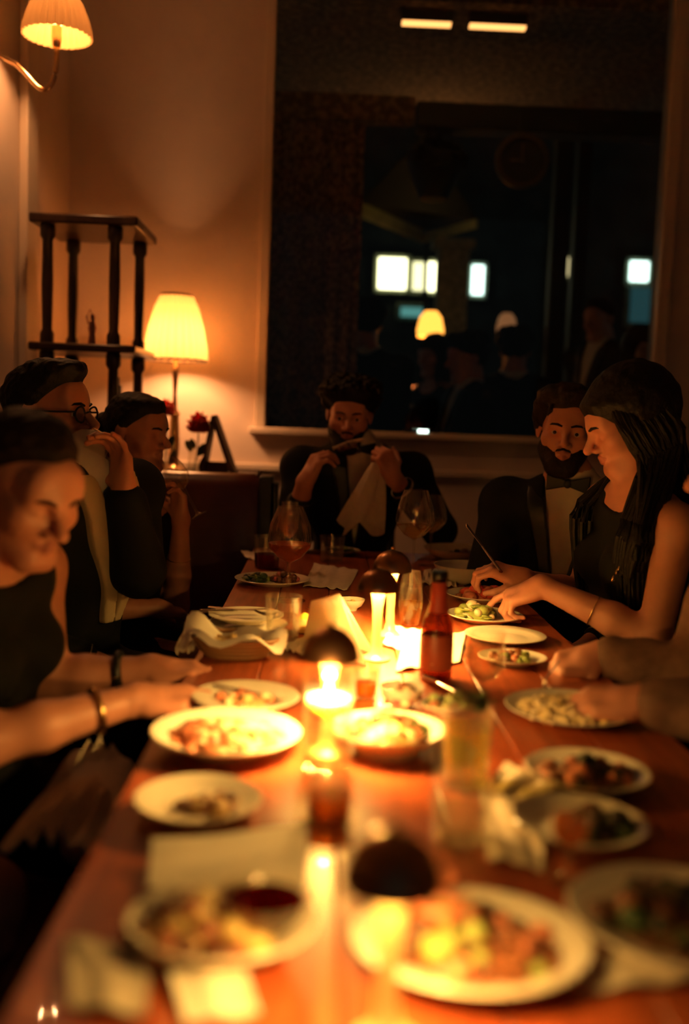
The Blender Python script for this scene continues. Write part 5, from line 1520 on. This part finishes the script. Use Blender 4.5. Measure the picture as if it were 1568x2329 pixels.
# beer bottle
bc = onz(990, 1545, TZ)
t = thing('beer_bottle', 'brown beer bottle with red neck foil and red label', 'bottle', bc)
m_beer = glass('brown_bottle_glass', (0.38, 0.13, 0.035), 1.5, 0.04, 0.25, (0.35, 0.10, 0.03))
k = 0.0298
B().lathe([(0, 0.002), (k * 0.9, 0), (k, 0.004), (k, 0.092), (k * 0.93, 0.106), (k * 0.62, 0.128), (0.0145, 0.142), (0.0132, 0.186), (0.0145, 0.189), (0.0145, 0.196), (0.0125, 0.200), (0.010, 0.200), (0.010, 0.14), (0, 0.14)], bc, 32).build('glass', m_beer, t)
B().lathe([(k + 0.0004, 0.022), (k + 0.0008, 0.023), (k + 0.0008, 0.084), (k + 0.0004, 0.085)], bc, 32).build('label', mat('red_label', (0.36, 0.07, 0.03), 0.45, col2=(0.75, 0.5, 0.25), scale=30, thresh=(0.30, 0.36)), t)
B().lathe([(k * 0.66, 0.1265), (0.0156, 0.142), (0.0142, 0.180), (0.0137, 0.1805)], bc, 28).build('neck_foil', mat('red_foil', (0.45, 0.06, 0.03), 0.45), t)
B().lathe([(0.0150, 0.1885), (0.0152, 0.196), (0.0135, 0.2008), (0, 0.2012)], bc, 24).build('cap', mat('black_cap', (0.02, 0.015, 0.012), 0.35, 0.6), t)

# folded white menu standing like a tent
mc = onz(770, 1512, TZ)
t = thing('menu_card', 'folded white menu standing upright behind the candle', 'menu', mc)
ap_ = ony(772, 1350, mc[1] + 0.05)
def bent(pts_a, pts_b, nm):
    P = np.zeros((6, 6, 3))
    for i in range(6):
        for j in range(6):
            u, v = i / 5, j / 5
            a_ = A(pts_a[0]) * (1 - u) + A(pts_a[1]) * u; b_ = A(pts_b[0]) * (1 - u) + A(pts_b[1]) * u
            P[i, j] = a_ * (1 - v) + b_ * v + A((0, -0.010 * math.sin(math.pi * v), 0))
    B().sheet(P, 0.0012).build(nm, fabric_shade('menu_paper', (0.84, 0.77, 0.64), (1.0, 0.5, 0.1), 0.0, 0.45), t)
b0, b1, b2 = onz(692, 1448, TZ), onz(836, 1516, TZ), onz(760, 1410, TZ)
t0, t1 = ap_ + A((-0.055, 0.01, -0.018)), ap_ + A((0.0, 0, 0))
bent((b0, b1), (t0, t1), 'front_leaf')
bent((b0 + A((0.01, 0.07, 0)), b1 + A((0.02, 0.10, 0))), (t0 + A((0, 0.0015, 0)), t1 + A((0, 0.0015, 0))), 'back_leaf')

# basket of fries lined with paper
kc = onz(536, 1490, TZ); kr = 105 / pxm(kc)
bk = thing('serving_basket', 'shallow oval basket beside the water tumbler', 'basket', kc)
bb = B()
for j in range(5):
    rr = kr * (0.66 + 0.07 * j)
    bb.tube([kc + A((rr * math.cos(a), rr * 0.7 * math.sin(a), 0.004 + j * 0.008)) for a in np.linspace(0, 2 * math.pi, 41)], 0.0042, 6, cap=False)
bb.lathe([(0, 0.001), (kr * 0.66, 0.001), (kr * 0.66, 0.005), (0, 0.005)], kc, 36, 1, 0.7)
bb.build('weave', mat('rattan', (0.30, 0.15, 0.06), 0.6), bk)
rng = random.Random(11)
P = np.zeros((29, 6, 3))
for i in range(29):
    a = 2 * math.pi * i / 28
    for j in range(6):
        v = j / 5
        fl = 0.012 * math.sin(a * 5 + 1) + 0.010 * math.sin(a * 3)
        pk = max(0, math.cos((a - math.pi) * 1.5)) * 0.030 if abs(a - math.pi) < 1.04 else 0
        rr = kr * (0.30 + 0.82 * v)
        P[i, j] = kc + A((rr * math.cos(a), rr * 0.72 * math.sin(a), 0.012 + 0.055 * min(v, 0.72) ** 1.3 - 0.05 * max(0, v - 0.72) + (fl + pk) * v))
b = B().sheet(P, 0.0007)
tag(b.build('liner_paper', m_paper, loc=kc), 'crumpled white paper lining the shallow basket', 'paper')
rng = random.Random(4)
for i in range(34):
    a = rng.uniform(0, 6.28); q = math.sqrt(rng.random()) * 0.62
    p = kc + A((kr * q * math.cos(a), kr * 0.6 * q * math.sin(a), 0.018 + 0.012 * (1 - q) + 0.004 * rng.random()))
    d = rotz(rng.uniform(0, 3.14)) @ A((0.026, 0, rng.uniform(-0.006, 0.006)))
    o = bevel(B().box((-0.026, -0.0042, -0.0042), (0.026, 0.0042, 0.0042), rotz(rng.uniform(0, 3.14)) @ roty(rng.uniform(-.2, .2)), p).build('french_fry', FOODM['potato'] if i % 4 else FOODM['bread'], loc=p), 0.001, 1)
    tag(o, 'golden french fry in the paper-lined basket', 'fry', 'french fries in the basket')

# --- papers and napkins lying about
def cloth(name, label, cat, corners, m, amp=0.006, fr=14, thick=0.0015, seed=0, n=14, lift=None):
    """corners: four points (world) in order; a rumpled sheet between them"""
    a, b_, c_, d = [A(p, float) for p in corners]
    P = np.zeros((n, n, 3))
    for i in range(n):
        for j in range(n):
            u, v = i / (n - 1), j / (n - 1)
            p = (a * (1 - u) + b_ * u) * (1 - v) + (d * (1 - u) + c_ * u) * v
            w = amp * (1 + math.sin(fr * (u + 0.3 * math.sin(4 * v + seed)) + seed) * math.cos(fr * 0.6 * v + 2 * seed * u))
            P[i, j] = p + A((0, 0, w + (lift(u, v) if lift else 0)))
    return tag(B().sheet(P, thick).build(name, m, loc=a), label, cat)
Z = TZ + 0.0006
cloth('paper_sheet', 'sheet of paper standing up behind the paper-lined plate', 'paper', [onz(335, 2030, Z), onz(690, 2050, Z), onz(700, 1905, Z), onz(345, 1940, Z)], m_paper, 0.003, 5, 0.0008, 1, lift=lambda u, v: 0.012 * v)
cloth('paper_napkin', 'paper napkin hanging over the paper-lined plate towards the table edge', 'napkin', [onz(420, 2330, Z), onz(590, 2315, Z), onz(520, 2130, Z), onz(335, 2110, Z)], m_paper, 0.004, 6, 0.001, 2, lift=lambda u, v: 0.03 * v * v)
cloth('linen_napkin', 'rumpled linen napkin at the table corner by the paper napkin', 'napkin', [onz(160, 2300, Z), onz(330, 2330, Z), onz(345, 2160, Z), onz(150, 2150, Z)], m_linen, 0.004, 4, 0.002, 3)
cloth('linen_napkin', 'linen napkin under the rim of the dark salad plate', 'napkin', [onz(1320, 2275, Z), onz(1640, 2240, Z), onz(1620, 2165, Z), onz(1370, 2185, Z)], m_linen, 0.005, 7, 0.002, 4)
cloth('linen_napkin', 'crumpled linen napkin between the tumbler and the leftover greens', 'napkin', [onz(1110, 1960, Z), onz(1235, 1985, Z), onz(1240, 1870, Z), onz(1090, 1800, Z)], m_linen, 0.004, 4, 0.002, 5)
cloth('linen_napkin', 'folded linen napkin pointing at the plate of meat and greens', 'napkin', [onz(1100, 1800, Z), onz(1170, 1835, Z), onz(1275, 1800, Z), onz(1150, 1745, Z)], m_linen, 0.005, 3, 0.002, 6)
cloth('paper_sheet', 'white paper sheet under the dome lamp by the stemless glass', 'paper', [onz(870, 1470, Z), onz(950, 1490, Z), onz(975, 1440, Z), onz(890, 1425, Z)], m_paper, 0.004, 6, 0.0008, 7)
cloth('paper_sheet', 'white paper sheet lying beside the beer bottle', 'paper', [onz(900, 1530, Z), onz(1045, 1510, Z), onz(1060, 1440, Z), onz(915, 1470, Z)], m_paper, 0.004, 6, 0.0008, 8)
cloth('linen_napkin', 'white napkin at the table edge next to the leather panel', 'napkin', [onz(560, 1272, Z), onz(620, 1282, Z), onz(640, 1258, Z), onz(548, 1256, Z)], m_linen, 0.004, 6, 0.0015, 11)
cloth('linen_napkin', 'folded napkin between burgundy glass and herb plate', 'napkin', [onz(690, 1335, Z), onz(790, 1345, Z), onz(815, 1300, Z), onz(715, 1285, Z)], m_linen, 0.004, 4, 0.0015, 12)
cloth('linen_napkin', 'linen napkin sliding off the table beside the stacked plates', 'napkin', [onz(398, 1495, Z) , onz(440, 1490, Z), onz(485, 1420, Z), onz(425, 1420, Z)], m_linen, 0.010, 5, 0.002, 13)
cloth('paper_napkin', 'small white napkin between basket and dome lamp', 'napkin', [onz(640, 1478, Z), onz(700, 1500, Z), onz(712, 1468, Z), onz(690, 1455, Z)], m_paper, 0.006, 5, 0.001, 14)
cloth('linen_napkin', 'pale napkin past the deep bowl near the knife', 'napkin', [onz(960, 1330, Z), onz(1040, 1340, Z), onz(1030, 1300, Z), onz(965, 1300, Z)], m_linen, 0.006, 6, 0.0015, 15)
# lemon half
lc = onz(692, 1440, TZ)
t = thing('lemon_wedge', 'yellow lemon wedge beside the water tumbler', 'lemon', lc)
B().lathe([(0, 0.0), (0.018, 0.004), (0.026, 0.02), (0.02, 0.034), (0.005, 0.044), (0, 0.046)], lc, 20).build('rind', FOODM['lemon'], t)
B().ell(lc + A((0.0, -0.019, 0.02)), (0.019, 0.008, 0.015), None, 14, 8).build('flesh', FOODM['potato'], t)

# --- cutlery
def cut(kind, a, b_, label, up=(0, 0, 1), s=1.0):
    a = A(a, float); b_ = A(b_, float)
    d = unit(b_ - a); L = np.linalg.norm(b_ - a); n_ = unit(A(up, float) - d * np.dot(up, d)); w = np.cross(d, n_)
    t = thing(kind, label, kind, a)
    def P(x, y, z=0): return a + d * x + w * y + n_ * z
    if kind == 'fork':
        B().tube([P(0, 0), P(L * 0.3, 0, .001), P(L * 0.68, 0, 0.003)], [0.0052, 0.004, 0.0028], 8, 0.4, up=n_).build('handle', m_steel, t)
        B().sheet([[P(L * 0.67 + L * 0.14 * v, y * (0.25 + 0.75 * v) * 0.012, 0.003 - 0.006 * math.sin(v * 1.6)) for v in (0, .33, .66, 1)] for y in (-1, 0, 1)], 0.0016).build('head', m_steel, t)
        for y in (-1, -0.33, 0.33, 1):
            B().tube([P(L * 0.81, y * 0.0108, -0.003), P(L * 0.92, y * 0.0108, -0.004), P(L, y * 0.0098, 0.002)], [0.0016, 0.0014, 0.0007], 6, up=n_).build('tine', m_steel, t)
    else:
        B().tube([P(0, 0), P(L * 0.25, 0), P(L * 0.5, 0)], [0.0065, 0.0055, 0.0042], 10, 0.6, up=n_).build('handle', m_steel, t)
        bl = [P(L * 0.5, -0.004), P(L * 0.9, -0.008), P(L, 0.004), P(L * 0.98, 0.007), P(L * 0.5, 0.006)]
        top = [p + n_ * 0.0016 for p in bl]; k = len(bl)
        B().add(bl + top, [tuple(range(k - 1, -1, -1)), tuple(range(k, 2 * k))] + [(i, (i + 1) % k, (i + 1) % k + k, i + k) for i in range(k)]).build('blade', m_steel, t)
    return t
kc_, kr_, kz = Kpl
cut('fork', kc_ + A((-0.055, 0.045, 0.020)), kc_ + A((0.06, -0.015, 0.014)), 'used fork resting on the plate beside the two hands')
mc_, mr_ = Mpl
cut('fork', mc_ + A((-0.085, 0.02, 0.024)), mc_ + A((0.07, -0.02, 0.022)), 'fork laid across the stacked plates')
cut('knife', mc_ + A((-0.10, -0.015, 0.022)), mc_ + A((0.06, 0.03, 0.022)), 'knife laid across the stacked plates')
lf = P6['tips'][1]
cut('fork', W(1185, 1352, 2.30), W(1085, 1392, 2.40), 'fork held over the lettuce by the long-haired woman', (0.2, -0.3, 1))
cut('knife', W(1140, 1300, 2.42), W(1058, 1190, 2.60), 'knife raised in the hand of the long-haired woman', (0.6, -0.6, 0.5))
cut('fork', W(1272, 1506, 1.84), W(1226, 1572, 1.73), 'fork dipping into the rice heap', (-0.8, 0, 0.4))
cut('knife', W(1225, 1205, 3.2) * 0 + onz(1040, 1574, TZ + 0.012), onz(960, 1535, TZ + 0.012), 'knife lying between onion bowl and goblet')
cut('knife', onz(700, 1385, TZ + 0.002), onz(790, 1355, TZ + 0.002), 'knife lying near the little dip bowl')

# --- what the hands hold
t = thing('rib', 'glazed pork rib held to the mouth of the curly-haired man', 'food', W(790, 1010, 3.44))
ra, rb_ = W(758, 1020, 3.42), W(826, 1000, 3.44)
B().tube([ra, ra * 0.5 + rb_ * 0.5 + A((0, 0, 0.006)), rb_], [0.006, 0.005, 0.007], 10).build('bone', mat('bone', (0.62, 0.42, 0.26), 0.5), t)
mb = B(); rng = random.Random(9)
for i in range(12):
    q = ra + (rb_ - ra) * rng.uniform(0.15, 0.8)
    mb.ell(q + A((0, -0.002, -0.006 + rng.uniform(-.004, .004))), (0.014, 0.010, 0.010), rotz(rng.uniform(0, 3)), 8, 6)
mb.build('meat', FOODM['meat'], t)
# napkin gathered in the fist and hanging down
top = W(856, 1052, 3.385)
P = np.zeros((33, 12, 3)); rng = random.Random(2)
for i in range(33):
    a = 2 * math.pi * i / 32
    for j in range(12):
        v = j / 11
        cx = top + A((-0.052 * v ** 1.3 - 0.0, 0.01 * v, -0.19 * v))
        rr = 0.016 + 0.048 * v ** 0.8 * (1 + 0.42 * math.sin(3 * a + 0.8) + 0.28 * math.sin(5 * a + 2 * v))
        drop = -0.065 * v ** 2 * (0.5 + 0.5 * math.sin(2 * a + 0.6))
        P[i, j] = cx + A((rr * math.cos(a), rr * 0.45 * math.sin(a), drop))
tag(B().sheet(P, 0.0015).build('linen_napkin', m_linen, loc=top), 'white napkin clutched in the fist of the man eating a rib', 'napkin')
# tumbler at the glasses-wearing man's mouth
ta, tb_ = W(226, 1008, 2.36), W(196, 1010, 2.40)
Rt = frame(A((0, 1.0, 0.2)), unit(A((-0.9, 0.1, 0.42))))
tumbler(0, 0, 0.033, 0.085, 'clear tumbler tilted to the lips of the man in eyeglasses', 0.35, m_redwine, c=W(277, 1036, 2.36), R=Rt)
# wine glass at the sleek-haired woman's mouth
Rw = frame(A((0.2, 1.0, 0.0)), unit(A((-0.45, 0.05, 0.75))))
wine(0, 0, 0.19, 0.036, 'wine glass tilted to the lips of the sleek-haired woman', 0.2, m_white_wine, 0.52, c=W(452, 1172, 2.96), R=Rw)
# napkin over the lap of the nearest woman
cloth('linen_napkin', 'napkin spread over the lap of the nearest woman', 'napkin', [(-0.42, 1.30, 0.60), (-0.265, 1.30, 0.575), (-0.265, 1.56, 0.60), (-0.40, 1.62, 0.63)], m_linen, 0.016, 5, 0.003, 20, lift=lambda u, v: 0.04 * math.sin(math.pi * u))
